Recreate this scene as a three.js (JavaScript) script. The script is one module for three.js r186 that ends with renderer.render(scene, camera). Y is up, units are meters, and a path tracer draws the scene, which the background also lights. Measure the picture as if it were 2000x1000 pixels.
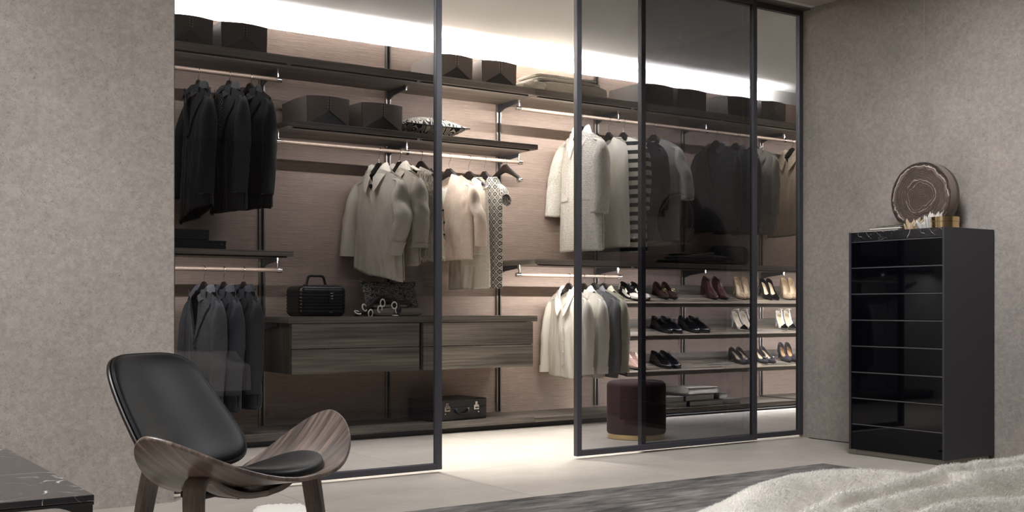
import * as THREE from 'three';
import { RoundedBoxGeometry } from 'three/addons/geometries/RoundedBoxGeometry.js';
import { mergeGeometries } from 'three/addons/utils/BufferGeometryUtils.js';
import { RectAreaLightUniformsLib } from 'three/addons/lights/RectAreaLightUniformsLib.js';

// ---------------------------------------------------------------- camera, light, exposure
RectAreaLightUniformsLib.init();
const scene = new THREE.Scene();
const renderer = new THREE.WebGLRenderer();
renderer.toneMapping = THREE.LinearToneMapping;
renderer.toneMappingExposure = 1.5;
renderer.shadowMap.enabled = true;
scene.background = new THREE.Color(0x0a0a0b);

const EYE = 0.86, YAW = 34.3 * Math.PI / 180;
const camera = new THREE.PerspectiveCamera(2 * Math.atan(500 / 2214.3) * 180 / Math.PI, 2, 0.05, 60);
camera.position.set(0, EYE, 0);
camera.lookAt(Math.sin(YAW), EYE, -Math.cos(YAW));
camera.setViewOffset(2000, 1000, 0, -100, 2000, 1000);
camera.updateProjectionMatrix();

const PI = Math.PI, V3 = (x, y, z) => new THREE.Vector3(x, y, z);
const CEIL = 2.832, RODZ = -6.81, WALLZ = -7.09, FRONTZ = -6.6;

// strengths of the lamps (radiance of each glowing strip or panel)
const L_COVE = 360, L_SHELF = 410, L_PLINTH = 34, L_PANEL = 16.5, L_PANEL2 = 52, L_SPOT = 16;

// ---------------------------------------------------------------- helpers
const used = {};
function numbered(n) { const k = used[n] = (used[n] ?? -1) + 1; return k ? n + '_' + String(k).padStart(3, '0') : n; }
function tag(o, label, category, group) { o.userData.label = label; o.userData.category = category; if (group) o.userData.group = group; return o; }
function thing(name, label, category, pos = [0, 0, 0], turn = 0, group) {
  const o = new THREE.Group(); o.name = numbered(name); o.position.set(...pos); o.rotation.y = turn; scene.add(o);
  return tag(o, label, category, group);
}
function part(parent, name, geo, mat, pos, label) {
  const m = new THREE.Mesh(geo, mat); m.name = name; m.castShadow = m.receiveShadow = true;
  if (pos) m.position.set(...pos); if (label) m.userData.label = label; parent.add(m); return m;
}
function struct(name) { const o = new THREE.Group(); o.name = name; o.userData.kind = 'structure'; scene.add(o); return o; }
function structMesh(name, geo, mat, pos) { const m = part(scene, name, geo, mat, pos); m.userData.kind = 'structure'; return m; }
function copyOf(root, pos, turn, label) {
  const r = root.clone(); r.name = numbered(root.name.replace(/_\d{3}$/, '')); r.userData = { ...root.userData };
  scene.add(r); r.position.set(...pos); r.rotation.y = turn; if (label) r.userData.label = label; return r;
}
let seedN = 7;
function rng(seed) { let a = seed >>> 0; return () => { a = a + 0x6D2B79F5 | 0; let t = Math.imul(a ^ a >>> 15, 1 | a); t = t + Math.imul(t ^ t >>> 7, 61 | t) ^ t; return ((t ^ t >>> 14) >>> 0) / 4294967296; }; }
function h2(x, y, s) { let n = Math.imul(x | 0, 374761393) + Math.imul(y | 0, 668265263) + Math.imul(s | 0, 974634757) | 0; n = Math.imul(n ^ n >>> 13, 1274126177); return ((n ^ n >>> 16) >>> 0) / 4294967296; }
const sm = (t) => t * t * (3 - 2 * t), clamp = (x, a = 0, b = 1) => Math.min(b, Math.max(a, x)), lerp = (a, b, t) => a + (b - a) * t;
const sstep = (a, b, x) => sm(clamp((x - a) / (b - a)));
function vn(x, y, px, py, s) {                                   // tiling value noise
  const xi = Math.floor(x), yi = Math.floor(y), fx = sm(x - xi), fy = sm(y - yi), w = (a, p) => ((a % p) + p) % p;
  const x0 = w(xi, px), x1 = w(xi + 1, px), y0 = w(yi, py), y1 = w(yi + 1, py);
  return lerp(lerp(h2(x0, y0, s), h2(x1, y0, s), fx), lerp(h2(x0, y1, s), h2(x1, y1, s), fx), fy);
}
function fbm(u, v, fx, fy, oct, s) { let a = 0.5, t = 0, n = 0; for (let o = 0; o < oct; o++) { t += a * vn(u * fx, v * fy, fx, fy, s + o * 17); n += a; a *= 0.55; fx *= 2; fy *= 2; } return t / n; }
function n1(x, s) { const i = Math.floor(x); return lerp(h2(i, 0, s), h2(i + 1, 0, s), sm(x - i)); }
function n2(x, y, s) { return vn(x, y, 4096, 4096, s); }
function tex(w, h, size, fn, srgb = true) {                       // fn(u, v, i, j) -> [r, g, b] 0..255
  const d = new Uint8Array(w * h * 4);
  for (let j = 0; j < h; j++) for (let i = 0; i < w; i++) { const c = fn(i / w, j / h, i, j), k = (j * w + i) * 4; d[k] = clamp(c[0], 0, 255); d[k + 1] = clamp(c[1], 0, 255); d[k + 2] = clamp(c[2], 0, 255); d[k + 3] = 255; }
  const t = new THREE.DataTexture(d, w, h); t.wrapS = t.wrapT = THREE.RepeatWrapping; t.magFilter = THREE.LinearFilter; t.minFilter = THREE.LinearMipmapLinearFilter; t.generateMipmaps = true;
  if (srgb) t.colorSpace = THREE.SRGBColorSpace;
  const s = Array.isArray(size) ? size : [size, size]; t.repeat.set(1 / s[0], 1 / s[1]); t.needsUpdate = true; return t;
}
const grey = (g, w = [1, 1, 1]) => [g * w[0], g * w[1], g * w[2]];
const std = (o) => new THREE.MeshStandardMaterial({ roughness: 0.6, side: THREE.DoubleSide, ...o });
const phy = (o) => new THREE.MeshPhysicalMaterial({ roughness: 0.6, side: THREE.DoubleSide, ...o });

// uv in metres by the direction a face looks; grain 'x', 'y' or 'z' is the way u runs
function planarUV(g, grain = 'x', off = [0, 0]) {
  if (g.index) g = g.toNonIndexed();
  const p = g.attributes.position, uv = new Float32Array(p.count * 2);
  for (let t = 0; t < p.count; t += 3) {
    const a = V3().fromBufferAttribute(p, t), b = V3().fromBufferAttribute(p, t + 1), c = V3().fromBufferAttribute(p, t + 2);
    const n = b.clone().sub(a).cross(c.clone().sub(a)), ax = Math.abs(n.x), ay = Math.abs(n.y), az = Math.abs(n.z);
    const axes = ax >= ay && ax >= az ? ['y', 'z'] : ay >= az ? ['x', 'z'] : ['x', 'y'];
    const ua = axes.includes(grain) ? grain : axes[grain === 'x' ? 1 : 0], va = axes[0] === ua ? axes[1] : axes[0];
    [a, b, c].forEach((q, k) => { uv[(t + k) * 2] = q[ua] + off[0]; uv[(t + k) * 2 + 1] = q[va] + off[1]; });
  }
  g.setAttribute('uv', new THREE.BufferAttribute(uv, 2)); return g;
}
function box(w, h, d, o = {}) {
  const r = o.r ?? Math.min(0.0015, w / 4, h / 4, d / 4);
  const g = r > 0 ? new RoundedBoxGeometry(w, h, d, o.seg ?? 1, r) : new THREE.BoxGeometry(w, h, d);
  if (o.at) g.translate(...o.at); return planarUV(g, o.grain ?? 'x', o.off);
}
const span = (x0, x1, y0, y1, z0, z1, o = {}) => box(Math.abs(x1 - x0), Math.abs(y1 - y0), Math.abs(z1 - z0), { ...o, at: [(x0 + x1) / 2, (y0 + y1) / 2, (z0 + z1) / 2] });
function cyl(r0, r1, h, seg = 20, at = [0, 0, 0], rot) { const g = new THREE.CylinderGeometry(r0, r1, h, seg); if (rot) g.applyMatrix4(new THREE.Matrix4().makeRotationFromEuler(new THREE.Euler(...rot))); g.translate(...at); return g; }
const merged = (list) => mergeGeometries(list.map((g) => { g = g.index ? g.toNonIndexed() : g; for (const k of Object.keys(g.attributes)) if (!['position', 'normal', 'uv'].includes(k)) g.deleteAttribute(k); if (!g.attributes.uv) g.setAttribute('uv', new THREE.BufferAttribute(new Float32Array(g.attributes.position.count * 2), 2)); return g; }));
const tube = (pts, r, n = 24, seg = 8, closed = false) => new THREE.TubeGeometry(new THREE.CatmullRomCurve3(pts.map((p) => V3(...p)), closed, 'centripetal'), n, r, seg, closed);
// a sheet over (u, v) in 0..1; fn returns [x, y, z] or [x, y, z, s, t]
function sheet(nu, nv, fn, o = {}) {
  const pos = [], uv = [], idx = [];
  for (let j = 0; j <= nv; j++) for (let i = 0; i <= nu; i++) { const p = fn(i / nu, j / nv); pos.push(p[0], p[1], p[2]); uv.push(p[3] ?? i / nu, p[4] ?? j / nv); }
  for (let j = 0; j < nv; j++) for (let i = 0; i < nu; i++) { const a = j * (nu + 1) + i, b = a + 1, c = a + nu + 1, d = c + 1; o.flip ? idx.push(a, c, b, b, c, d) : idx.push(a, b, c, b, d, c); }
  const g = new THREE.BufferGeometry(); g.setAttribute('position', new THREE.Float32BufferAttribute(pos, 3)); g.setAttribute('uv', new THREE.Float32BufferAttribute(uv, 2)); g.setIndex(idx); g.computeVertexNormals();
  if (o.closed) { const n = g.attributes.normal; for (let j = 0; j <= nv; j++) { const a = j * (nu + 1), b = a + nu, x = n.getX(a) + n.getX(b), y = n.getY(a) + n.getY(b), z = n.getZ(a) + n.getZ(b), l = Math.hypot(x, y, z) || 1; n.setXYZ(a, x / l, y / l, z / l); n.setXYZ(b, x / l, y / l, z / l); } }
  return g;
}
// an extruded outline (x, y) of thickness d along z, with a small bevel
function plate(pts, d, bevel = 0, seg = 2, curve = 12) {
  const s = pts instanceof THREE.Shape ? pts : new THREE.Shape(pts.map((p) => new THREE.Vector2(...p)));
  const g = new THREE.ExtrudeGeometry(s, { depth: d - 2 * bevel, bevelEnabled: bevel > 0, bevelThickness: bevel, bevelSize: bevel, bevelOffset: -bevel, bevelSegments: seg, curveSegments: curve });
  g.translate(0, 0, bevel); return g;
}
function areaLight(w, h, color, radiance, pos, dir) {
  const l = new THREE.RectAreaLight(color, radiance, w, h); l.position.set(...pos); l.lookAt(pos[0] + dir[0], pos[1] + dir[1], pos[2] + dir[2]); scene.add(l); return l;
}
const glow = (c, k) => new THREE.MeshStandardMaterial({ color: 0x222222, emissive: c, emissiveIntensity: k, roughness: 0.6 });

// ---------------------------------------------------------------- materials
function woodTex(size, a, b, seed, streak = 46) {
  return tex(1024, 512, size, (u, v) => {
    const wob = 0.035 * (fbm(u, v, 3, 4, 3, seed) - 0.5), vv = v + wob;
    const l = fbm(u, vv - Math.floor(vv), 3, streak, 4, seed + 5), f = fbm(u, v, 8, 200, 2, seed + 9), band = fbm(u, vv - Math.floor(vv), 2, 9, 2, seed + 3);
    const pore = vn(u * 60, v * 256, 60, 256, seed + 31) > 0.86 ? 0.12 : 0;
    const t = clamp(0.5 + (l - 0.5) * 1.1 + (f - 0.5) * 0.5 + (band - 0.5) * 0.8 - pore);
    return [lerp(a[0], b[0], t), lerp(a[1], b[1], t), lerp(a[2], b[2], t)];
  });
}
const M = {};
{
  const conc = (base, amp, seed) => tex(1024, 1024, 1.6, (u, v, i, j) => {
    const c = fbm(u, v, 4, 4, 5, seed), f = fbm(u, v, 90, 90, 3, seed + 3), sp = h2(i, j, seed), pit = fbm(u, v, 420, 420, 2, seed + 8), big = fbm(u, v, 30, 30, 2, seed + 11);
    let g = 1 + amp * ((c - 0.5) * 0.5 + (f - 0.5) * 0.5 + (sp - 0.5) * 0.42); if (pit < 0.24 + 0.12 * (big - 0.5)) g *= 0.85; return [base[0] * g, base[1] * g, base[2] * g];
  });
  const bump = tex(1024, 1024, 1.6, (u, v) => { const f = fbm(u, v, 120, 120, 3, 41), p = fbm(u, v, 420, 420, 2, 19); return grey(150 + 90 * (f - 0.5) - (p < 0.24 ? 80 : 0)); }, false);
  M.concrete = std({ map: conc([155, 147, 139], 0.36, 11), bumpMap: bump, bumpScale: 0.0013, roughness: 0.9 });
  M.white = std({ color: 0xdeddda, roughness: 0.85 });
  M.ceiling = std({ color: 0xb5b0a8, roughness: 0.9 });
  const ft = tex(1024, 1024, 0.94, (u, v, i, j) => { const c = fbm(u, v, 3, 5, 5, 71), f = fbm(u, v, 20, 70, 3, 77), s = h2(i, j, 3); const g = 1 + 0.13 * (c - 0.5) + 0.07 * (f - 0.5) + 0.04 * (s - 0.5); return [176 * g, 168 * g, 157 * g]; });
  M.tile = std({ map: ft, roughness: 0.5 });
  M.grout = std({ color: 0x8c857c, roughness: 0.9 });
  const lin = tex(512, 512, [0.6, 0.16], (u, v, i, j) => { const a = fbm(u, v, 14, 128, 3, 5), b = fbm(u, v, 4, 60, 2, 9), c = h2(i >> 2, j, 4); const g = 1 + 0.22 * (a - 0.5) + 0.16 * (b - 0.5) + 0.08 * (c - 0.5); return [166 * g, 146 * g, 134 * g]; });
  const linB = tex(512, 512, [0.5, 0.25], (u, v, i, j) => grey(255 * fbm(u, v, 10, 128, 3, 5)), false);
  M.linen = std({ map: lin, bumpMap: linB, bumpScale: 0.0012, roughness: 0.75 });
  M.elm = std({ map: woodTex([1.3, 0.5], [70, 65, 59], [131, 122, 111], 21), roughness: 0.5 });
  M.elmDark = std({ map: woodTex([1.3, 0.5], [92, 87, 81], [152, 143, 133], 25), roughness: 0.5 });
  M.elmLight = std({ map: woodTex([1.3, 0.5], [86, 76, 66], [160, 146, 128], 29), roughness: 0.5 });
  M.black = std({ color: 0x0b0c10, roughness: 0.42 });
  M.frame = std({ color: 0x4a4a50, roughness: 0.4, metalness: 0.45 });
  M.alu = std({ color: 0x8e8780, roughness: 0.34, metalness: 0.9 });
  M.chrome = std({ color: 0xd9d6d2, roughness: 0.14, metalness: 1 });
  M.bronze = std({ color: 0xad9888, roughness: 0.42, metalness: 0.45 });
  M.gold = std({ color: 0xe2c898, roughness: 0.2, metalness: 1 });
  M.glass = phy({ color: 0xa3a4a8, roughness: 0.0, transmission: 1, thickness: 0, ior: 1.5 });
  M.darkWood = std({ color: 0x17110f, roughness: 0.35 });
  M.ledOff = std({ color: 0x101010, roughness: 0.6 });
}

// ---------------------------------------------------------------- the room
{
  const fl = struct('floor');
  part(fl, 'screed', span(-2.7, 8.8, -0.12, -0.006, -7.3, 2.8, { r: 0 }), M.grout);
  // stone tiles, each of its own, in the part of the floor that the picture and its mirrors show
  const tw = 0.9365, geos = [0, 1, 2, 3].map((k) => box(tw - 0.003, 0.012, 1.87, { r: 0.0012, off: [k * 0.31, k * 0.23] }));
  for (let i = -5; i <= 7; i++) for (let j = -2; j <= 4; j++) {
    const x = 2.057 + (i + 0.5) * tw, z = -5.078 + (j - 0.5) * 1.873 + 1.873;
    if (x < -2.65 || x > 8.75 || (x > 5.8 && z > -4.4)) continue;
    part(fl, 'tile', geos[(i * 3 + j * 5 + 60) % 4], M.tile, [x, -0.006, z]);
  }
  structMesh('ceiling', span(-2.7, 8.8, CEIL, CEIL + 0.12, -5.02, 2.8, { r: 0 }), M.ceiling);
  structMesh('ceiling_closet', span(1.3, 8.8, CEIL, CEIL + 0.12, -7.4, -5.02, { r: 0 }), M.white);
  structMesh('wall_left', span(-2.7, 1.588, 0, CEIL, -5.07, -4.975, { r: 0 }), M.concrete);
  structMesh('wall_right', span(5.835, 5.95, 0, CEIL, -5.16, 2.8, { r: 0 }), M.concrete);
  structMesh('wall_back', span(-2.7, 5.95, 0, CEIL, 2.7, 2.8, { r: 0 }), M.concrete);
  structMesh('wall_side', span(-2.8, -2.7, 0, CEIL, -5.07, 2.8, { r: 0 }), M.concrete);
  structMesh('wall_closet_back', span(1.3, 8.8, 0, CEIL, -7.4, -7.155, { r: 0 }), M.white);
  structMesh('wall_closet_left', span(1.3, 1.42, 0, CEIL, -7.155, -5.07, { r: 0 }), M.white);
  structMesh('wall_closet_right', span(8.6, 8.8, 0, CEIL, -7.155, -5.02, { r: 0 }), M.white);
  structMesh('wall_closet_front', span(5.95, 8.8, 0, CEIL, -5.12, -5.02, { r: 0 }), M.white);
  // fabric panels over the lower part of the closet wall, one to each bay
  const wp = struct('trim_1');
  for (let k = -1; k < 7; k++) { const x0 = 2.84 + k * 0.9345; part(wp, 'fabric_panel', span(Math.max(x0, 1.43) + 0.001, Math.min(x0 + 0.9345, 8.6) - 0.001, 0.0, 2.702, WALLZ - 0.018, WALLZ, { r: 0.001, off: [k * 0.37, k * 0.11] }), M.linen); }
}

// ---------------------------------------------------------------- lamps
{
  // light strip behind the top of the fabric panels
  const t = thing('cove_light', 'long white light strip along the top edge of the fabric wall panels', 'light strip');
  part(t, 'channel', span(1.5, 7.62, 2.66, 2.676, -7.153, -7.11, { r: 0 }), M.alu);
  part(t, 'diffuser', span(1.5, 7.62, 2.676, 2.68, -7.15, -7.112, { r: 0 }), glow(0xfffcf8, 3));
  areaLight(6.12, 0.036, 0xfffcf8, L_COVE, [4.56, 2.683, -7.131], [0, 1, 0.0001]);
  // ceiling lamps of the bedroom, above the picture
  const lamp = (x, z, w, d, k, label) => {
    const p = thing('ceiling_lamp', label, 'lamp', [x, CEIL, z]);
    part(p, 'frame', merged([span(-w / 2 - 0.02, w / 2 + 0.02, -0.05, 0, -d / 2 - 0.02, -d / 2), span(-w / 2 - 0.02, w / 2 + 0.02, -0.05, 0, d / 2, d / 2 + 0.02), span(-w / 2 - 0.02, -w / 2, -0.05, 0, -d / 2, d / 2), span(w / 2, w / 2 + 0.02, -0.05, 0, -d / 2, d / 2)]), M.white);
    part(p, 'diffuser', span(-w / 2, w / 2, -0.04, -0.03, -d / 2, d / 2, { r: 0 }), glow(0xfbfbff, 1.2));
    areaLight(w, d, 0xfbfbff, k, [x, CEIL - 0.043, z], [0, -1, 0.0001]);
  };
  lamp(0.0, -2.9, 1.6, 1.0, L_PANEL, 'large flush ceiling lamp over the low table and the chair');
  lamp(4.36, -3.35, 0.48, 0.5, L_PANEL2, 'small flush ceiling lamp between the rug and the chest of drawers');
for (const [k, x] of [2.35, 3.05, 3.75, 4.45].entries()) {      // downlights in the closet ceiling, just behind the doors
    const p = thing('downlight', ['round ceiling downlight behind the left glass door', 'round ceiling downlight left of the doorway', 'round ceiling downlight over the doorway', 'round ceiling downlight behind the right glass doors'][k], 'lamp', [x, CEIL, -5.55], 0, 'closet downlights');
    part(p, 'trim_ring', new THREE.TorusGeometry(0.045, 0.006, 10, 36).rotateX(PI / 2), M.white); part(p, 'lens', cyl(0.042, 0.042, 0.004, 28, [0, -0.003, 0]), glow(0xfffcf8, 2));
    const s = new THREE.SpotLight(0xfffcf8, L_SPOT, 0, 0.5, 1, 2); s.position.set(x, CEIL - 0.012, -5.55); s.target.position.set(x, 0, -5.75); s.castShadow = true; s.shadow.radius = 2; scene.add(s, s.target);
  }
}

// ---------------------------------------------------------------- sliding doors
{
  const track = struct('trim_2');
  part(track, 'ceiling_track', span(1.59, 5.835, CEIL - 0.012, CEIL, -5.165, -5.06, { r: 0 }), M.alu);
  const door = (name, x0, x1, z) => {
    const d = struct(name), w = 0.034, t = 0.034, y0 = 0.016, y1 = CEIL - 0.0125;
    part(d, 'stile', span(x0, x0 + w, y0, y1, z - t / 2, z + t / 2, { r: 0.002 }), M.frame);
    part(d, 'stile', span(x1 - w, x1, y0, y1, z - t / 2, z + t / 2, { r: 0.002 }), M.frame);
    part(d, 'rail', span(x0 + w, x1 - w, y0, y0 + 0.032, z - t / 2, z + t / 2, { r: 0.002 }), M.frame);
    part(d, 'rail', span(x0 + w, x1 - w, y1 - 0.032, y1, z - t / 2, z + t / 2, { r: 0.002 }), M.frame);
    const g = new THREE.PlaneGeometry(x1 - x0 - 2 * w, y1 - y0 - 0.064); g.translate((x0 + x1) / 2, (y0 + y1) / 2, z);
    part(d, 'pane', g, M.glass);
    return d;
  };
  door('door_1', 1.592, 3.026, -5.098);
  door('door_2', 3.912, 5.356, -5.098);
  door('door_3', 4.425, 5.832, -5.14);
}

// ---------------------------------------------------------------- closet system
const BAY = 0.9345, UPX = [0, 1, 2, 3, 4, 5, 6].map((k) => 1.9055 + k * BAY);
const ROD_TOP = 2.309, ROD_MID = 1.918, ROD_LOW = 1.096;
// two arms and the hanging rod under a shelf
const upLabels = ['slim metal upright behind the dark jackets, at the far left end', 'slim metal upright beside the two tiers of dark jackets, left of the vanity case', 'slim metal upright behind the beige coats above the drawer counter', 'slim metal upright behind the patterned dress and the empty hanger', 'slim metal upright behind the white coat and the cream blouse', 'slim metal upright behind the stack of books and the black lace-up shoes', 'slim metal upright behind the pale pumps and the taupe coat'];
{
  const armAt = { 0: [2.36, 1.165], 1: [2.36, 1.972, 1.165, 0.745], 2: [2.365, 1.972, 0.745], 3: [2.365, 1.972, 1.155, 0.745], 4: [2.365, 1.155], 5: [2.365, 1.155], 6: [2.365, 1.155] };
  UPX.forEach((x, k) => {
    const u = thing('upright_post', upLabels[k], 'upright', [x, 0, WALLZ], 0);
    part(u, 'rail', merged([span(-0.021, -0.009, 0.08, 2.70, 0, 0.016), span(0.009, 0.021, 0.08, 2.70, 0, 0.016)]), M.alu);
    part(u, 'slot_channel', span(-0.009, 0.009, 0.08, 2.70, 0, 0.006, { r: 0 }), M.black);
    for (const y of armAt[k]) {
      const s = new THREE.Shape(); s.moveTo(0.016, 0.012); s.lineTo(0.268, 0.012); s.lineTo(0.268, -0.012); s.lineTo(0.09, -0.028); s.lineTo(0.016, -0.05); s.lineTo(0.016, 0.012);
      const g = plate(s, 0.012, 0.001); g.rotateY(-PI / 2); g.translate(0.006, y, 0);
      part(u, 'bracket_arm', g, M.frame);
      if (y !== 0.745) part(u, 'bracket_tip', cyl(0.0085, 0.0085, 0.04, 12, [0, y, 0.272]), M.chrome);
    }
  });
}
function rod(x0, x1, y, yTop, hangs, label) {
  const t = thing('clothes_rod', label, 'rod', [0, y, RODZ]);
  part(t, 'bar', cyl(0.0135, 0.0135, x1 - x0, 20, [(x0 + x1) / 2, 0, 0], [0, 0, PI / 2]), M.bronze);
  for (const [x, s] of [[x0, -1], [x1, 1]]) part(t, 'end_cap', cyl(0.0155, 0.0155, 0.022, 20, [x + s * 0.008, 0, 0], [0, 0, PI / 2]), M.chrome);
  for (const x of hangs) part(t, 'hanger_post', merged([cyl(0.007, 0.007, yTop - y, 12, [x, (yTop - y) / 2, 0]), cyl(0.0175, 0.0175, 0.02, 20, [x, 0, 0], [0, 0, PI / 2])]), M.chrome);
  return t;
}
rod(1.43, 2.845, ROD_TOP, 2.375, [1.9055, 2.84], 'upper bronze rod that holds the dark jackets');
rod(1.43, 2.845, ROD_LOW, 1.175, [1.9055, 2.84], 'lower bronze rod that holds the grey suit jackets');
rod(2.82, 4.715, ROD_MID, 1.985, [2.84, 3.7745, 4.708], 'long bronze rod under the middle shelf with beige coats on it');
rod(4.70, 8.58, ROD_TOP, 2.372, [4.709, 5.6435, 6.578, 7.5125], 'long bronze rod under the top shelf with white and striped clothes');
rod(4.70, 5.652, ROD_LOW, 1.165, [4.709, 5.6435], 'short low bronze rod that holds the blouses');

// a board with a light profile set in its underside near the front
function shelf(x0, x1, y0, y1, mat, label, led, o = {}) {
  const t = thing('shelf', label, 'shelf');
  part(t, 'board', span(x0, x1, y0, y1, WALLZ + 0.017, o.front ?? FRONTZ, { r: 0.0015, off: [x0 * 1.7, y0] }), mat);
  for (const [a, b, k = 1] of led) {
    part(t, 'light_profile', merged([span(a, b, y0 - 0.004, y0, -6.636, -6.632, { r: 0 }), span(a, b, y0 - 0.009, y0, -6.631, -6.627, { r: 0 })]), M.black);
    for (const e of [a - 0.003, b]) part(t, 'end_plug', span(e, e + 0.003, y0 - 0.006, y0, -6.65, -6.627, { r: 0 }), M.black);
    part(t, 'diffuser', span(a, b, y0 - 0.002, y0, -6.648, -6.637, { r: 0 }), glow(0xfffcf8, 2.5));
    areaLight(b - a, 0.006, 0xfffcf8, L_SHELF * k, [(a + b) / 2, y0 - 0.004, -6.643], [0, -1, -0.3]);
  }
  return t;
}
shelf(1.43, 4.706, 2.377, 2.424, M.elmDark, 'top wooden shelf over the dark jackets and the middle shelf', [[1.5, 2.82, 0.36], [2.86, 3.75, 0.24], [3.79, 4.66, 0.8]]);
shelf(4.708, 8.58, 2.377, 2.424, M.elmDark, 'top wooden shelf over the long rod of white and striped clothes', [[4.755, 5.62], [5.66, 6.56, 0.7], [6.6, 7.46, 0.7], [7.56, 8.4, 0.8]]);
shelf(2.819, 4.727, 1.988, 2.024, M.elmDark, 'middle wooden shelf with two storage boxes and a patterned cushion', [[2.87, 3.75, 0.55], [3.79, 4.67]]);
shelf(1.43, 2.857, 1.177, 1.209, M.elmDark, 'short wooden shelf with two flat black boxes', [[1.5, 2.82, 0.45]]);
shelf(4.70, 8.58, 1.169, 1.206, M.elmDark, 'wooden shelf under the long clothes and above the shoes', [[4.755, 5.62], [5.66, 6.56], [6.6, 7.46], [7.56, 8.4]]);

// counter and the two hanging drawer units
{
  const c = thing('countertop', 'thick wooden countertop lying on the hanging drawers', 'countertop');
  part(c, 'board', span(2.82, 4.724, 0.759, 0.80, WALLZ + 0.02, FRONTZ, { r: 0.0015 }), M.elm);
  const unit = (x0, x1, label, off) => {
    const t = thing('drawer_unit', label, 'drawers');
    part(t, 'carcass', span(x0, x1, 0.44, 0.757, WALLZ + 0.03, -6.625, { r: 0.001, grain: 'y', off }), M.elm);
    for (const [a, b] of [[0.438, 0.594], [0.599, 0.755]]) part(t, 'drawer_front', span(x0 + 0.002, x1 - 0.002, a, b, -6.623, -6.603, { r: 0.0012, off: [off[0] + a * 3, off[1]] }), M.elm);
    return t;
  };
  unit(2.843, 3.757, 'wooden two-drawer unit on the side of the vanity case, behind the glass', [0.2, 0.1]);
  unit(3.785, 4.688, 'wooden two-drawer unit at the open doorway, above the briefcase', [0.7, 0.3]);
}
// base platforms
{
  const base = (x0, x1, y1, label, off) => {
    const t = thing('base_platform', label, 'platform');
    part(t, 'board', span(x0, x1, 0.037, y1, WALLZ + 0.003, -6.6, { r: 0.0015, off }), M.elm);
    part(t, 'plinth', span(x0, x1, 0.0, 0.036, WALLZ + 0.01, -6.648, { r: 0.001 }), M.black);
    return t;
  };
  base(1.43, 4.70, 0.078, 'low wooden platform under the drawers with the briefcase on it', [0, 0]);
  const b2 = base(4.702, 7.48, 0.068, 'low wooden platform under the shoe shelves with the books on it', [0.5, 0.2]);
  base(7.50, 8.58, 0.078, 'low wooden platform at the far right end of the closet', [0.9, 0.4]);
  for (const [a, b, lab] of [[5.6, 7.46, 'light strip under the platform of the shoe shelves']]) {
    const t = thing('plinth_light', lab, 'light strip');
    part(t, 'channel', span(a, b, 0.022, 0.0365, -6.646, -6.601, { r: 0.001 }), M.black); part(t, 'diffuser', span(a, b, 0.0205, 0.0218, -6.616, -6.603, { r: 0 }), glow(0xfffcf8, 2.5));
    areaLight(b - a, 0.014, 0xfffcf8, a > 4 ? L_PLINTH : L_PLINTH * 0.4, [(a + b) / 2, 0.0195, -6.609], [0, -1, 0.5]);
  }
}
// sloping shoe shelves of narrow slats
{
  const rows = [[0.988, 0.888, 'upper'], [0.705, 0.638, 'middle'], [0.425, 0.36, 'lower']], R = rng(91);
  const mats = [M.elm, M.elmLight, M.elmDark, M.elmLight, M.elmLight];
  rows.forEach(([yb, yf, nm]) => {
    const ang = Math.atan2(yb - yf, 0.43), len = Math.hypot(yb - yf, 0.43);
    const t = thing('shoe_shelf', `${nm} sloping slatted shoe shelf`, 'shelf', [0, yf, FRONTZ]); t.rotation.x = ang;     // local -z runs up the slope
    const x0 = 5.56, x1 = 8.56;
    part(t, 'front_board', span(x0, x1, -0.028, 0, -0.05, 0, { r: 0.0015 }), M.elmDark);
    part(t, 'base_board', span(x0, x1, -0.028, -0.012, -len, -0.05, { r: 0.001 }), M.black);
    part(t, 'side_board', span(x0, x0 + 0.02, -0.028, 0, -len, -0.05, { r: 0.001, grain: 'z' }), M.elm);
    part(t, 'back_lip', span(x0, x1, -0.028, 0.055, -len - 0.018, -len, { r: 0.001 }), M.elmDark);
    part(t, 'front_slat', span(x0, x1, 0.0, 0.0025, -0.048, 0.0005, { r: 0.0004 }), M.elmLight);
    { part(t, 'diffuser', span(x0 + 0.03, x1 - 0.03, -0.0305, -0.0285, -0.046, -0.036, { r: 0 }), glow(0xfffcf8, 2.5)); part(t, 'light_profile', span(x0 + 0.03, x1 - 0.03, -0.036, -0.0285, -0.0345, -0.031, { r: 0 }), M.black); areaLight(x1 - x0 - 0.06, 0.01, 0xfffcf8, L_SHELF * (nm === 'lower' ? 0.6 : 1), [(x0 + x1) / 2, yf - 0.033 + 0.041 * Math.sin(ang), FRONTZ - 0.041], [0, -1, -0.5]); }
    for (let r = 0; r < 9; r++) {
      const z1 = -0.053 - r * (len - 0.058) / 9, z0 = z1 - (len - 0.058) / 9 + 0.003; let x = x0 + 0.022;
      while (x < x1 - 0.02) {
        const w = Math.min(x1 - x, 0.16 + R() * 0.42);
        const slot = R() < 0.42, zt = slot ? z0 + 0.016 : z0;
        part(t, 'slat', span(x, x + w - 0.002, -0.012, 0.0022 - R() * 0.0012, zt, z1, { r: 0.0006, off: [R() * 3, R()] }), mats[Math.floor(R() * 5)]);
        x += w;
      }
    }
  });
}

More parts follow.
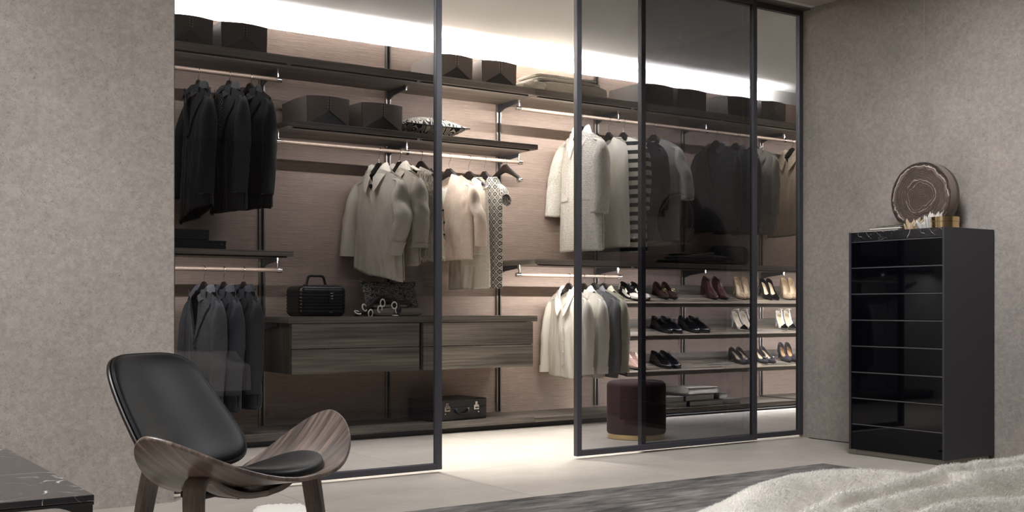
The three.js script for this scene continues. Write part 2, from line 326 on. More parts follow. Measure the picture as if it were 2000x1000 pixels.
// ---------------------------------------------------------------- clothes
const heather = (c, amp, seed, size = 0.2) => tex(256, 256, size, (u, v, i, j) => { const f = fbm(u, v, 40, 40, 2, seed), s = h2(i, j, seed), b = fbm(u, v, 6, 6, 3, seed + 2); const g = 1 + amp * ((f - 0.5) * 0.8 + (s - 0.5) * 0.5 + (b - 0.5) * 0.15); return [c[0] * g, c[1] * g, c[2] * g]; });
const weaveBump = tex(256, 256, 0.12, (u, v) => grey(128 + 100 * (fbm(u, v, 48, 48, 2, 5) - 0.5) + 30 * Math.sin(u * 256) * Math.sin(v * 256)), false);
const bouclB = tex(256, 256, 0.16, (u, v) => grey(255 * fbm(u, v, 26, 26, 3, 15)), false);
const fab = (c, amp, seed, o = {}) => phy({ map: heather(c, amp, seed), bumpMap: weaveBump, bumpScale: 0.0006, roughness: 0.8, sheen: 0.7, sheenColor: new THREE.Color(0.75, 0.75, 0.78), sheenRoughness: 0.45, ...o });
const F = {
  navy: fab([21, 22, 26], 0.5, 101), charcoal: fab([40, 40, 44], 0.6, 102), black: fab([15, 15, 18], 0.4, 103),
  suitGrey: fab([78, 78, 82], 0.6, 104), suitBlue: fab([52, 53, 61], 0.5, 105), suitDark: fab([32, 33, 39], 0.5, 106),
  beige: fab([198, 189, 174], 0.14, 107), greige: fab([184, 175, 160], 0.18, 108), cardigan: fab([200, 182, 166], 0.16, 109), cream: fab([203, 194, 178], 0.16, 110),
  boucle: phy({ map: heather([226, 220, 208], 0.24, 111), bumpMap: bouclB, bumpScale: 0.005, roughness: 0.95 }),
  silk: phy({ color: 0xcfc9bd, roughness: 0.5, sheen: 0.4, sheenColor: new THREE.Color(0.6, 0.6, 0.6) }), blouse: phy({ color: 0xe9e2d4, roughness: 0.55, sheen: 0.3, sheenColor: new THREE.Color(0.6, 0.6, 0.6) }),
  pale: phy({ color: 0xb5ad9f, roughness: 0.6 }), slate: fab([84, 84, 86], 0.2, 112), olive: fab([148, 143, 126], 0.16, 113), white: phy({ color: 0xe6e2da, roughness: 0.7 }),
  fur: phy({ color: 0xdcd2c2, roughness: 0.9 }), furDark: phy({ map: heather([182, 172, 156], 0.4, 114), roughness: 0.95 }), sand: fab([160, 143, 121], 0.3, 115), taupe: fab([104, 98, 91], 0.3, 116), lining: std({ color: 0x1c1a1b, roughness: 0.7 }),
  coatGrey: fab([196, 193, 187], 0.16, 117),
  stripe: phy({ map: tex(16, 256, [0.1, 0.068], (u, v) => v < 0.44 ? [20, 22, 28] : [226, 221, 208]), roughness: 0.85 }),
  dots: phy({ map: tex(128, 128, 0.024, (u, v) => { const a = Math.hypot(u - 0.25, v - 0.25), b = Math.hypot(u - 0.75, v - 0.75); return Math.min(a, b) < 0.15 ? [205, 203, 196] : [18, 18, 21]; }), roughness: 0.6 }),
  diamonds: phy({ map: tex(256, 256, [0.036, 0.05], (u, v) => { const d = Math.abs(u - 0.5) * 2 + Math.abs(v - 0.5) * 2, e = Math.abs((d * 4.2) % 1 - 0.5) * 2; const dd = Math.abs(d - 1); let k = dd < 0.09 ? 1 : d < 0.2 ? 0 : d < 0.36 ? 1 : d < 0.72 ? 0 : d < 0.82 ? 1 : d < 1 ? 0 : d > 1.75 ? 0 : d > 1.55 ? 1 : d > 1.25 ? 0 : d > 1.15 ? 1 : 0; if (v > 0.47 && v < 0.53 && d > 0.45 && d < 0.72) k = 0; return k ? [224, 218, 206] : [22, 21, 23]; }), roughness: 0.8 }),
  wovenDots: phy({ map: tex(256, 256, 0.05, (u, v, i, j) => { const a = fbm(u, v, 9, 9, 3, 61); return a > 0.5 ? [52, 52, 58] : [24, 24, 28]; }), roughness: 0.9 }),
};
const button = (r) => { const g = cyl(r, r, 0.004, 14, [0, 0, 0], [PI / 2, 0, 0]); return g; };

function hanger(o) {
  const h = o.rod - o.y, t = thing('clothes_hanger', o.hangerLabel, 'hanger', [o.X, o.y, RODZ], (o.phi - 90) * PI / 180, 'hangers on the clothes rods');
  const sh = o.hangHalf ?? o.sh - 0.035, sl = o.slope;
  const arm = (sd) => sheet(16, 18, (u, v) => {
    const k = v, x = sd * sh * k, yt = lerp(0.048, -sl - 0.012, Math.pow(clamp((k - 0.1) / 0.9), 0.85)), yb = lerp(-0.012, -sl - 0.012 - (o.tips ? 0.026 : 0.018), Math.pow(k, 1.25)), e = k > 0.94 ? Math.sqrt(Math.max(0.02, 1 - ((k - 0.94) / 0.06) ** 2)) : 1, a = u * 2 * PI, P = (c2) => Math.sign(c2) * Math.pow(Math.abs(c2), 0.7);
    return [x, (yt + yb) / 2 + (yt - yb) / 2 * P(Math.cos(a)) * e, 0.011 * P(Math.sin(a)) * e + (o.tips ? 0.018 * k * k : 0)];
  }, { closed: true, flip: sd < 0 });
  part(t, 'shoulder_bar', merged([arm(-1), arm(1)]), M.darkWood);
  if (o.tips) for (const sd of [-1, 1]) part(t, 'metal_tip', sheet(14, 8, (u, v) => { const b = v * PI / 2, a = u * 2 * PI; return [sd * (sh - 0.035 + 0.045 * Math.sin(b)), -sl - 0.022 + 0.016 * Math.cos(b) * Math.cos(a) * 1.15, 0.018 + 0.016 * Math.cos(b) * Math.sin(a)]; }, { closed: true }), M.chrome);
  part(t, 'hook', tube([[0, 0.04, 0], [0, h - 0.05, 0], [0.012, h - 0.03, 0], [0.0195, h - 0.008, 0], [0.013, h + 0.0125, 0], [0, h + 0.0165, 0], [-0.013, h + 0.0125, 0], [-0.0185, h - 0.002, 0]], 0.0021, 40, 7), M.chrome);
  return t;
}

function garment(o) {
  o = { slope: 0.07, nw: 0.065, vN: 0.06, neck: 'v', chest: o.sh * 0.98, hem: o.sh, dF: 0.052, dH: 0.056, fold: 0.011, freq: 2.6, seed: ++seedN, hemWave: 0.006, nF: 40, phi: 0, cx: 0, ...o };
  hanger(o);
  const t = thing(o.name, o.label, o.category, [o.X, o.y, RODZ], (o.phi - 90) * PI / 180, o.group);
  const { sh, nw, slope, vN, len, seed } = o;
  const W = (v) => v < 0.3 ? lerp(sh, o.chest, sstep(0, 0.12, v)) : lerp(o.chest, o.hem, (v - 0.3) / 0.7);
  const shoulder = (x) => { const k = clamp((Math.abs(x) - nw) / (sh - nw)); return -slope * (0.75 * k + 0.25 * k * k); };
  const yTop = (s, front) => { const x = s * sh, a = Math.abs(x); if (a >= nw) return shoulder(x); if (!front) return -0.006 * (1 - a / nw); return o.neck === 'round' ? -vN * Math.sqrt(Math.max(0, 1 - (a / nw) ** 2)) : -vN * (1 - a / nw); };
  const yHem = (s, front) => -len + o.hemWave * 2 * (n1(s * 2.3 + 9, seed + 4) - 0.5) + (o.hemCurve ?? 0) * s * s + (o.hemTilt ?? 0) * s + (front ? 0 : 0.012);
  const D = (s, v) => { const x = Math.abs(s * sh), d0 = 0.016 + 0.04 * (1 - sstep(nw * 0.8, nw * 2.2, x)); return v < 0.3 ? lerp(d0, o.dF, sstep(0, 0.3, v)) : lerp(o.dF, o.dH, (v - 0.3) / 0.7); };
  const foldAt = (s, v, f) => { const w = 0.5 * (n2(s * 2 + 40, v * 2.2, seed) - 0.5); return o.fold * Math.pow(v, 0.7) * 2 * (n2((s + w) * o.freq + 60 + (f ? 0 : 31), v * 1.3 + 8, seed + 7) - 0.5) + o.fold * 0.28 * sstep(0.05, 0.4, v) * 2 * (n2((s + w) * o.freq * 2.3 + 90, v * 2.4, seed + 8) - 0.5) + 0.004 * 2 * (n2(s * 9 + 30 + v * 5, v * 7 - s * 4 + 40, seed + 12) - 0.5); };
  const point = (s, v, front) => {
    const x = s * W(v) + o.cx * v, y0 = yTop(s, front), y = lerp(y0, yHem(s, front), v);
    const prof = Math.pow(Math.max(0, 1 - Math.pow(Math.abs(s), 2.6)), 0.55);
    return [x, y, (front ? 1 : -1) * (D(s, v) * prof + foldAt(s, v, front) * Math.min(1, prof * 1.5)) + (o.zShift ?? 0) * v];
  };
  const frontZ = (x, y) => { let v = 0.3, s = 0; for (let k = 0; k < 8; k++) { s = clamp((x - o.cx * v) / W(v), -0.97, 0.97); const y0 = yTop(s, true); v = clamp((y - y0) / (yHem(s, true) - y0)); } return point(s, v, true)[2]; };
  const panel = (s0, s1, front, dz, gap) => sheet(o.nF, 44, (u, vv) => {
    const s = lerp(s0, s1, front ? u : 1 - u), v = Math.min(1, vv * 45 / 44), p = point(s, v, front);
    if (gap) { const g = gap(v); p[0] += g * (1 - Math.abs(s) ** 2); }
    p[2] += dz ?? 0; if (vv > 0.985) { p[1] += 0.012; p[2] *= 0.9; p[2] -= (front ? 1 : -1) * 0.004; }
    return [p[0], p[1], p[2], p[0], p[1]];
  });
  const geos = [panel(-1, 1, false)];
  if (o.open !== undefined) { geos.push(panel(-1, 0.07, true, 0, (v) => -o.open * Math.pow(v, 1.3)), panel(-0.07, 1, true, 0.005, (v) => o.open * Math.pow(v, 1.3))); }
  else geos.push(panel(-1, 1, true));
  part(t, 'body', merged(geos), o.mat);
  if (o.open !== undefined || o.neck === 'v' || o.inner) part(t, 'lining', sheet(16, 30, (u, v) => { const s = lerp(-0.9, 0.9, u), p = point(s, v * 0.96, false); return [p[0], p[1] - 0.004, p[2] + 0.012, p[0], p[1]]; }), o.lining ?? F.lining);
  if (o.inner) { // a shirt, tie or top seen in the neck
    part(t, o.innerName ?? 'inner_top', sheet(12, 24, (u, v) => { const s = lerp(-0.55, 0.55, u), y = lerp(o.innerTop ?? -0.02, -(o.innerLen ?? 0.3), v) - (1 - Math.abs(s) * 1.6) * (o.innerDip ?? 0.02) * (1 - v); const x = s * 0.2; return [x, y, Math.min(frontZ(x, Math.min(y, -0.05)) - 0.008, 0.06), x, y]; }), o.inner);
  }
  // sleeves
  if (o.sleeve) for (const sd of [-1, 1]) {
    const S = { len: 0.6, r0: 0.054, r1: 0.052, spread: 0.006, fwd: 0.03, bend: 0.004, ...o.sleeve, ...(sd > 0 ? o.sleeveNear : o.sleeveFar) };
    const y0 = -slope, path = new THREE.CatmullRomCurve3([[sh - 0.07, y0 + 0.002, 0], [sh - 0.024, y0 - 0.012, 0], [sh - 0.008, y0 - 0.04, 0.002], [sh - 0.006 + S.spread * 0.25, y0 - 0.14, S.fwd * 0.2], [sh - 0.006 + S.spread * 0.7 + S.bend, y0 - S.len * 0.52, S.fwd * 0.45], [sh - 0.008 + S.spread, y0 - S.len, S.fwd]].map((p) => V3(sd * p[0], p[1], p[2])));
    const sleeveGeo = (t0, t1, grow, rim) => sheet(26, 40, (u, v) => {
      const k = lerp(t0, t1, Math.min(1, v * 41 / 40)), p = path.getPointAt(k), tg = path.getTangentAt(k), nx = tg.y, ny = -tg.x, L = Math.hypot(nx, ny) || 1, a = u * 2 * PI;
      const rr = lerp(S.r0, S.r1, k) * lerp(0.3, 1, sstep(0, 0.36, k)) + grow, rx = lerp(S.r0, S.r1, k) * 0.52 * lerp(0.25, 1, sstep(0, 0.26, k)) + grow;
      const f = 1 + 0.09 * sstep(0.2, 0.5, k) * 2 * (n2(Math.cos(a) * 1.4 + 20 + sd * 5, k * 5 + Math.sin(a) * 1.5 + 20, seed + 21) - 0.5) + 0.05 * Math.sin(k * 34 + 4 * Math.cos(a - 1)) * Math.exp(-(((k - 0.56) / 0.12) ** 2));
      const inn = v > 0.985 && rim ? 0.8 : 1, cx = Math.cos(a) * rx * f * inn, cz = Math.sin(a) * rr * f * inn;
      return [p.x + nx / L * cx * sd, p.y + ny / L * cx * sd + (v > 0.985 && rim ? 0.008 : 0), p.z + cz, u * 2 * PI * 0.065, p.y];
    }, { closed: true, flip: sd > 0 });
    const g = [sleeveGeo(0, 1, 0, true)];
    part(t, 'sleeve', merged(g), o.sleeveMat ?? o.mat);
    if (S.cuff) part(t, 'cuff', sleeveGeo(1 - S.cuff / S.len, 1.0, 0.006, true), o.mat);
    if (S.buttons) for (let b = 0; b < S.buttons; b++) { const p = path.getPointAt(0.93 - b * 0.03); const m = part(t, 'button', button(0.0065), M.black, [p.x - sd * 0.0, p.y, p.z + S.r1 + 0.001]); }
    if (o.epaulet) { const g2 = box(0.11, 0.005, 0.045, { at: [0, 0, 0] }); g2.rotateZ(-sd * 0.45); g2.translate(sd * (sh - 0.055), -slope * 0.35 + 0.016, 0.002); const e = part(t, 'epaulet', g2, o.mat); part(e, 'button', cyl(0.008, 0.008, 0.006, 14, [sd * (sh - 0.095), -slope * 0.1 + 0.018, 0.0]), M.black); }
  } else if (o.cap) for (const sd of [-1, 1]) part(t, 'sleeve', sheet(24, 14, (u, v) => { const a = u * 2 * PI, rr = lerp(0.02, 0.07, Math.sqrt(v)); return [sd * (sh - 0.05 + 0.09 * v - 0.012 * v * v), -slope * 0.75 - 0.085 * v * v - 0.03 * v + Math.cos(a) * rr * 0.5 * (0.6 + 0.6 * v), Math.sin(a) * rr * 0.72, Math.sin(a) * 0.06, v * 0.12 + Math.cos(a) * 0.03]; }, { closed: true }), o.mat);
  // collars
  const ring = (a) => { const x = nw * 1.04 * Math.cos(a), back = Math.sin(a); return [x, back > 0 ? 0.004 : back * 0.02, back > 0 ? -0.052 * back : -back * 0.05]; };
  if (o.collar === 'lapel') {
    for (const sd of [-1, 1]) part(t, 'lapel', sheet(5, 22, (u, v) => {
      const y = -0.012 - (vN - 0.012) * v, xe = nw * (1 - v * 0.98), wl = (o.lapelW ?? 0.085) * (v < 0.3 ? 0.55 + 0.45 * sstep(0.16, 0.3, v) : Math.pow(1 - (v - 0.3) / 0.7, 0.85)), x = sd * (xe + u * wl), yy = y + u * (v < 0.3 ? 0.02 : 0.012);
      return [x, yy, frontZ(x, Math.min(yy, -0.03)) + 0.009 + 0.008 * Math.sin(u * PI * 0.7), x, y];
    }, { flip: sd < 0 }), o.mat);
    part(t, 'collar', sheet(34, 6, (u, v) => {
      const a = lerp(-0.95, PI + 0.95, u), r = ring(a), f = -Math.min(0, Math.sin(a)), out = v < 0.4 ? lerp(0, 0.1, v / 0.4) : lerp(0.1, 0.42, (v - 0.4) / 0.6), up = v < 0.4 ? lerp(-0.004, 0.03, sm(v / 0.4)) : lerp(0.03, -0.022, (v - 0.4) / 0.6);
      return [r[0] * (1 + out) + Math.cos(a) * 0.03 * f * v, r[1] + up * (1 - 0.3 * f) - 0.055 * f, r[2] * (1 + out * 0.5) + (f > 0 ? 0.012 + 0.02 * f : 0), a * 0.06, v * 0.08];
    }), o.collarMat ?? o.mat);
  } else if (o.collar === 'shirt') {
    const H = o.collarH ?? 0.05;
    part(t, 'collar', sheet(44, 8, (u, v) => {
      const a = lerp(-1.42, PI + 1.42, u), r = ring(a), f = Math.max(0, -Math.sin(a)), k = v < 0.35 ? v / 0.35 : (v - 0.35) / 0.65, drop = H * (1 + 0.55 * f * f);
      const out = v < 0.35 ? 0.1 * k : 0.1 + 0.45 * k, bk = Math.max(0, Math.sin(a)), HT = H * lerp(0.75, 0.35, bk), up = v < 0.35 ? lerp(-0.012, HT, sm(k)) : lerp(HT, HT - drop, k);
      return [r[0] * (1 + out) + Math.sign(Math.cos(a)) * 0.018 * f * k, r[1] + up - (vN * 0.92) * f * f * f - 0.004, r[2] * (1 + out * 0.6) + f * 0.014 + (v >= 0.35 ? 0.01 * f * k : 0), a * 0.06, v * 0.1];
    }), o.collarMat ?? o.mat);
  } else if (o.collar === 'band') part(t, 'neckband', tube(Array.from({ length: 24 }, (_, k) => { const x = nw * Math.cos(k / 24 * 2 * PI), fr = Math.sin(k / 24 * 2 * PI) > 0, s = x / sh; const y = yTop(clamp(s, -nw / sh, nw / sh), fr); return [x, y + 0.001, point(s, 0, fr)[2]]; }), 0.003, 60, 8, true), o.collarMat ?? o.mat);
  // buttons, pockets
  for (const [x, y, r] of o.buttons ?? []) part(t, 'button', button(r ?? 0.008), o.buttonMat ?? M.black, [x, y, frontZ(x, y) + 0.009]);
  for (const [x, y, w, h, tl] of o.flaps ?? []) part(t, 'pocket_flap', sheet(8, 4, (u, v) => { const px = x + (u - 0.5) * w, py = y - v * h + (tl ?? 0) * (u - 0.5); return [px, py, frontZ(px, py) + 0.004 + 0.006 * v, px, py]; }), o.mat);
  for (const [y] of o.seams ?? []) part(t, 'seam', tube(Array.from({ length: 13 }, (_, k) => { const s = -0.94 + k * 1.88 / 12, v = y / len, p = point(s, v, true); return [p[0], p[1], p[2] + 0.001]; }), 0.003, 40, 6), o.mat);
  t.userData.point = undefined; delete t.userData.point;
  return { t, point, frontZ, W };
}
{
  const jk = { name: 'suit_jacket', category: 'jacket', sh: 0.215, collar: 'lapel', vN: 0.32, open: 0.004, slope: 0.066, hem: 0.215, len: 0.78, sleeve: { len: 0.6, buttons: 4 }, rod: ROD_TOP, group: 'suit jackets on the rods' };
  garment({ ...jk, X: 2.322, y: 2.205, phi: 4, len: 0.78, sh: 0.178, mat: F.navy, cx: -0.04, hemTilt: 0.05, sleeveFar: { spread: 0.07, fwd: 0.05 }, label: 'narrow black jacket at the left end of the upper rod', hangerLabel: 'hanger of the leftmost black jacket on the upper rod' });
  garment({ ...jk, X: 2.516, y: 2.222, phi: 7, len: 0.775, sh: 0.198, hem: 0.205, mat: F.charcoal, inner: F.dots, innerName: 'dotted_tie', innerLen: 0.6, open: 0.03, vN: 0.4, label: 'dark grey jacket with a dotted tie, middle of the upper rod', hangerLabel: 'hanger of the dark grey jacket with a dotted tie' });
  garment({ ...jk, X: 2.652, y: 2.22, phi: 20, len: 0.755, sh: 0.195, hem: 0.2, mat: F.black, label: 'black jacket on the right of the jacket with a dotted tie', hangerLabel: 'dark hanger seen in the neck of the right black jacket on the upper rod' });
  const low = { ...jk, sh: 0.2, hem: 0.205, rod: ROD_LOW, len: 0.745, vN: 0.34, buttons: [[0.004, -0.36, 0.009], [0.004, -0.47, 0.009]], sleeve: { len: 0.58, buttons: 4 } };
  garment({ ...low, X: 2.357, y: 0.97, phi: 10, mat: F.suitGrey, label: 'grey suit jacket, leftmost of three on the lower rod', hangerLabel: 'hanger of the leftmost grey jacket on the lower rod' });
  garment({ ...low, X: 2.483, y: 0.972, phi: 5, mat: F.suitBlue, label: 'dark blue-grey suit jacket between two others on the lower rod', hangerLabel: 'hanger of the middle jacket on the lower rod' });
  garment({ ...low, X: 2.611, y: 0.974, phi: 4, mat: F.suitDark, label: 'dark suit jacket nearest the upright on the lower rod', hangerLabel: 'hanger of the lower jacket nearest the upright' });

  const ct = { name: 'coat', category: 'coat', collar: 'shirt', collarH: 0.07, rod: ROD_MID, slope: 0.078, sh: 0.225, open: 0.0, vN: 0.09, group: 'coats and dresses on the middle rod' };
  garment({ ...ct, X: 3.561, y: 1.785, phi: 15, len: 0.71, hem: 0.24, mat: F.beige, open: 0.016, hemTilt: -0.05, fold: 0.016, buttons: [[-0.012, -0.115, 0.016]], sleeve: { len: 0.5, r0: 0.078, r1: 0.07, spread: 0.05, fwd: 0.03, cuff: 0.085 }, sleeveNear: { bend: 0.055, spread: 0.0, fwd: 0.08 }, label: 'beige wool coat with a pointed collar and one black button', hangerLabel: 'hanger in the collar of the beige coat with one black button' });
  garment({ ...ct, X: 3.717, y: 1.805, phi: 8, len: 0.67, mat: F.greige, epaulet: true, sleeve: { len: 0.47, r0: 0.075, r1: 0.068, spread: 0.045, cuff: 0.02 }, label: 'greige wool coat with a shoulder strap, behind the beige coat', hangerLabel: 'hanger of the coat with a shoulder strap' });
  const furCoat = garment({ ...ct, name: 'fur_vest', category: 'vest', X: 3.885, y: 1.82, phi: 9, len: 0.63, sh: 0.19, hem: 0.22, dF: 0.06, dH: 0.07, mat: F.furDark, collar: undefined, open: 0.004, tips: true, hangHalf: 0.215, label: 'shaggy grey-beige fur vest next to the door stile', hangerLabel: 'hanger whose silver tip shows at the shoulder of the fur vest' });
  {
    const R = rng(55), pos = [], nor = [], idx = [];
    for (let k = 0; k < 11000; k++) {
      const s = (R() * 2 - 1) * 0.99, v = Math.pow(R(), 0.85), fr = R() < 0.62, p = furCoat.point(s, v, fr), e = 0.01, q = furCoat.point(clamp(s + e, -1, 1), v, fr), q2 = furCoat.point(s, Math.min(1, v + e), fr);
      const a = V3(...p), n = V3(...q).sub(a).cross(V3(...q2).sub(a)).normalize(); if (n.z * (fr ? 1 : -1) < 0) n.negate(); if (!isFinite(n.x)) continue;
      const L = 0.022 + 0.022 * R(), d = n.multiplyScalar(0.42).add(V3((R() - 0.5) * 0.7, -0.85, (R() - 0.5) * 0.5)).normalize(), w = 0.0022 + 0.0018 * R(), sd = V3(R() - 0.5, R() - 0.5, R() - 0.5).cross(d).normalize(), s2 = sd.clone().cross(d), b = pos.length / 3, tip = a.clone().addScaledVector(d, L).add(V3(0, -0.006, 0));
      for (let c = 0; c < 3; c++) { const th = c * 2.094, r = a.clone().addScaledVector(sd, w * Math.cos(th)).addScaledVector(s2, w * Math.sin(th)); pos.push(r.x, r.y, r.z); } pos.push(tip.x, tip.y, tip.z);
      idx.push(b, b + 1, b + 3, b + 1, b + 2, b + 3, b + 2, b, b + 3);
    }
    const g = new THREE.BufferGeometry(); g.setAttribute('position', new THREE.Float32BufferAttribute(pos, 3)); g.setIndex(idx); g.computeVertexNormals();
    const m = part(furCoat.t, 'fur', g, F.fur); m.userData.kind = 'stuff';
  }
  garment({ ...ct, name: 'cardigan', category: 'cardigan', X: 4.111, y: 1.785, phi: 18, dF: 0.05, dH: 0.05, len: 0.6, mat: F.cardigan, neck: 'v', vN: 0.22, nw: 0.07, collar: undefined, open: 0.002, inner: F.white, innerTop: -0.05, innerLen: 0.3, innerDip: 0.05, fold: 0.012, lining: F.cardigan, hangHalf: 0.2, buttons: [0, 1, 2, 3, 4].map((k) => [0.0, -0.25 - k * 0.085, 0.008]), sleeve: { len: 0.43, r0: 0.062, r1: 0.058, spread: 0.04, fwd: -0.03 }, sleeveNear: { bend: 0.015, spread: 0.05 }, label: 'pale pink-beige buttoned cardigan over a white top', hangerLabel: 'dark hanger in the neck of the buttoned cardigan' });
  garment({ ...ct, name: 'dress', category: 'dress', X: 4.276, y: 1.775, phi: 14, len: 0.79, sh: 0.165, chest: 0.185, hem: 0.2, mat: F.cream, neck: 'round', vN: 0.07, nw: 0.085, slope: 0.06, collar: 'band', open: undefined, lining: F.cream, tips: true, hangHalf: 0.2, seams: [[0.54]], flaps: [[0.06, -0.62, 0.1, 0.012]], label: 'sleeveless cream dress with a waist seam', hangerLabel: 'wide dark hanger of the sleeveless cream dress' });
  garment({ ...ct, name: 'dress', category: 'dress', X: 4.406, y: 1.785, phi: 14, len: 0.795, sh: 0.185, chest: 0.17, hem: 0.17, mat: F.diamonds, neck: 'round', vN: 0.06, nw: 0.08, collar: 'band', open: undefined, cap: true, lining: F.black, hangHalf: 0.17, fold: 0.009, label: 'black and white diamond patterned dress with cap sleeves', hangerLabel: 'dark hanger of the diamond patterned dress' });
  hanger({ X: 4.585, y: 1.845, phi: 12, rod: ROD_MID, slope: 0.055, sh: 0.215, tips: true, hangerLabel: 'empty dark wooden hanger with silver tips at the rod end' });

  const rt = { rod: ROD_TOP, group: 'clothes on the long right rod' };
  garment({ ...rt, name: 'coat', category: 'coat', X: 5.285, y: 2.185, phi: 5, len: 0.91, sh: 0.225, hem: 0.235, dF: 0.07, dH: 0.07, mat: F.boucle, collar: 'shirt', collarH: 0.08, vN: 0.13, open: 0.003, lining: F.boucle, fold: 0.012, sleeve: { len: 0.56, r0: 0.085, r1: 0.085, spread: 0.055, fwd: 0.04 }, sleeveNear: { spread: 0.02 }, flaps: [[-0.13, -0.47, 0.12, 0.05], [0.13, -0.47, 0.12, 0.05]], label: 'long white boucle coat with a wide collar', hangerLabel: 'hanger in the collar of the white boucle coat' });
  garment({ ...rt, name: 'dress', category: 'dress', X: 5.55, y: 2.165, phi: 8, len: 0.85, sh: 0.185, chest: 0.2, hem: 0.22, mat: F.silk, neck: 'round', vN: 0.075, nw: 0.085, collar: 'band', lining: F.silk, fold: 0.018, freq: 8, hangHalf: 0.15, label: 'sleeveless white pleated dress between the boucle coat and the striped dress', hangerLabel: 'dark hanger of the sleeveless white dress' });
  garment({ ...rt, name: 'dress', category: 'dress', X: 5.693, y: 2.175, phi: 12, len: 0.9, sh: 0.215, chest: 0.215, hem: 0.235, mat: F.stripe, neck: 'round', vN: 0.07, nw: 0.085, collar: 'band', lining: F.black, sleeve: { len: 0.5, r0: 0.07, r1: 0.06, spread: 0.02 }, label: 'black and white striped knit dress', hangerLabel: 'dark hanger of the striped dress' });
  garment({ ...rt, name: 'top', category: 'top', X: 5.893, y: 2.165, phi: 14, len: 0.6, sh: 0.205, mat: F.suitDark, neck: 'round', vN: 0.09, nw: 0.08, collar: 'band', collarMat: F.white, lining: F.white, sleeve: { len: 0.48, r0: 0.066, r1: 0.055, spread: 0.02 }, label: 'dark knit top with a white neckline, behind the second glass door', hangerLabel: 'hanger of the dark top with a white neckline' });
  garment({ ...rt, name: 'coat', category: 'coat', X: 6.008, y: 2.185, phi: 24, len: 0.8, sh: 0.225, mat: F.coatGrey, neck: 'round', vN: 0.07, nw: 0.085, collar: 'band', open: 0.002, lining: F.coatGrey, sleeve: { len: 0.42, r0: 0.078, r1: 0.07, spread: 0.06, cuff: 0.08 }, sleeveNear: { spread: 0.1, bend: 0.0, fwd: 0.06 }, label: 'light grey collarless coat with turned-back cuffs', hangerLabel: 'dark hanger of the light grey collarless coat' });
  garment({ ...jk, X: 6.69, y: 2.195, phi: 10, sh: 0.22, len: 0.72, mat: F.suitDark, label: 'dark blazer hanging alone in the middle of the double-glazed part', hangerLabel: 'hanger of the dark blazer behind both glass doors' });
  garment({ ...jk, X: 6.918, y: 2.192, phi: 16, len: 0.72, mat: F.charcoal, label: 'dark grey blazer on the right of the lone blazer, beside the door stile', hangerLabel: 'hanger of the dark grey blazer beside the door stile' });
  garment({ ...jk, X: 7.134, y: 2.2, phi: 14, len: 0.73, mat: F.taupe, sleeve: { len: 0.5, r1: 0.062 }, label: 'taupe blazer just right of the door stile', hangerLabel: 'hanger of the taupe blazer' });
  garment({ ...ct, ...rt, name: 'coat', X: 7.608, y: 2.205, phi: 3, cx: -0.02, len: 0.73, sh: 0.215, hem: 0.25, mat: F.sand, open: 0.012, sleeve: { len: 0.5, r0: 0.075, r1: 0.065, spread: 0.04 }, label: 'sand-coloured wool coat at the right end of the long rod', hangerLabel: 'hanger in the collar of the sand-coloured coat' });

  const bl = { name: 'blouse', category: 'blouse', rod: ROD_LOW, sh: 0.21, hem: 0.22, vN: 0.16, collar: 'shirt', collarH: 0.045, open: 0.003, fold: 0.016, freq: 4.5, slope: 0.07, hemWave: 0.014, sleeve: { len: 0.56, r0: 0.062, r1: 0.05, spread: 0.03, cuff: 0.05 }, group: 'blouses on the short low rod' };
  garment({ ...bl, X: 5.163, y: 0.995, phi: 6, len: 0.67, mat: F.blouse, lining: F.blouse, hemCurve: 0.03, buttons: [0, 1, 2, 3, 4].map((k) => [0.002, -0.2 - k * 0.09, 0.006]), buttonMat: F.white, label: 'cream blouse with an open collar, leftmost on the short low rod', hangerLabel: 'hanger in the collar of the cream blouse' });
  garment({ ...bl, X: 5.305, y: 0.995, phi: 6, len: 0.66, mat: F.silk, lining: F.silk, label: 'off-white silky blouse behind the cream blouse', hangerLabel: 'hanger of the off-white silky blouse' });
  garment({ ...bl, X: 5.404, y: 0.997, phi: 18, len: 0.65, mat: F.slate, lining: F.slate, sleeve: { ...bl.sleeve, cuff: 0 }, hemTilt: -0.03, label: 'slate grey shirt on the short low rod', hangerLabel: 'hanger of the slate grey shirt' });
  garment({ ...bl, X: 5.499, y: 0.998, phi: 8, len: 0.65, mat: F.olive, lining: F.olive, label: 'pale olive shirt, last on the short low rod', hangerLabel: 'hanger of the pale olive shirt' });
}

// ---------------------------------------------------------------- shoes
const leather = (c, r = 0.3, o = {}) => phy({ color: c, roughness: r, clearcoat: 0.3, clearcoatRoughness: 0.25, ...o });
const S = { pearl: leather(0xb5aea4, 0.25), black: leather(0x0c0c0e, 0.16, { clearcoat: 0.8, clearcoatRoughness: 0.12 }), sole: std({ color: 0x0a0909, roughness: 0.5 }), brown: leather(0x3a2722, 0.32), burgundy: leather(0x44292a, 0.3), nude: leather(0xc2aa8c, 0.4), white: leather(0xe8e2d4, 0.35), insole: std({ color: 0xd8c7ab, roughness: 0.6 }), darkIn: std({ color: 0x15110f, roughness: 0.7 }), rose: leather(0xb3948a, 0.24, { metalness: 0.35 }), greyDark: leather(0x37353a, 0.35), tan: std({ color: 0xa98862, roughness: 0.6 }), lace: std({ color: 0x4a3533, roughness: 0.8 }), laceBlack: std({ color: 0x2a2a2d, roughness: 0.6 }) };
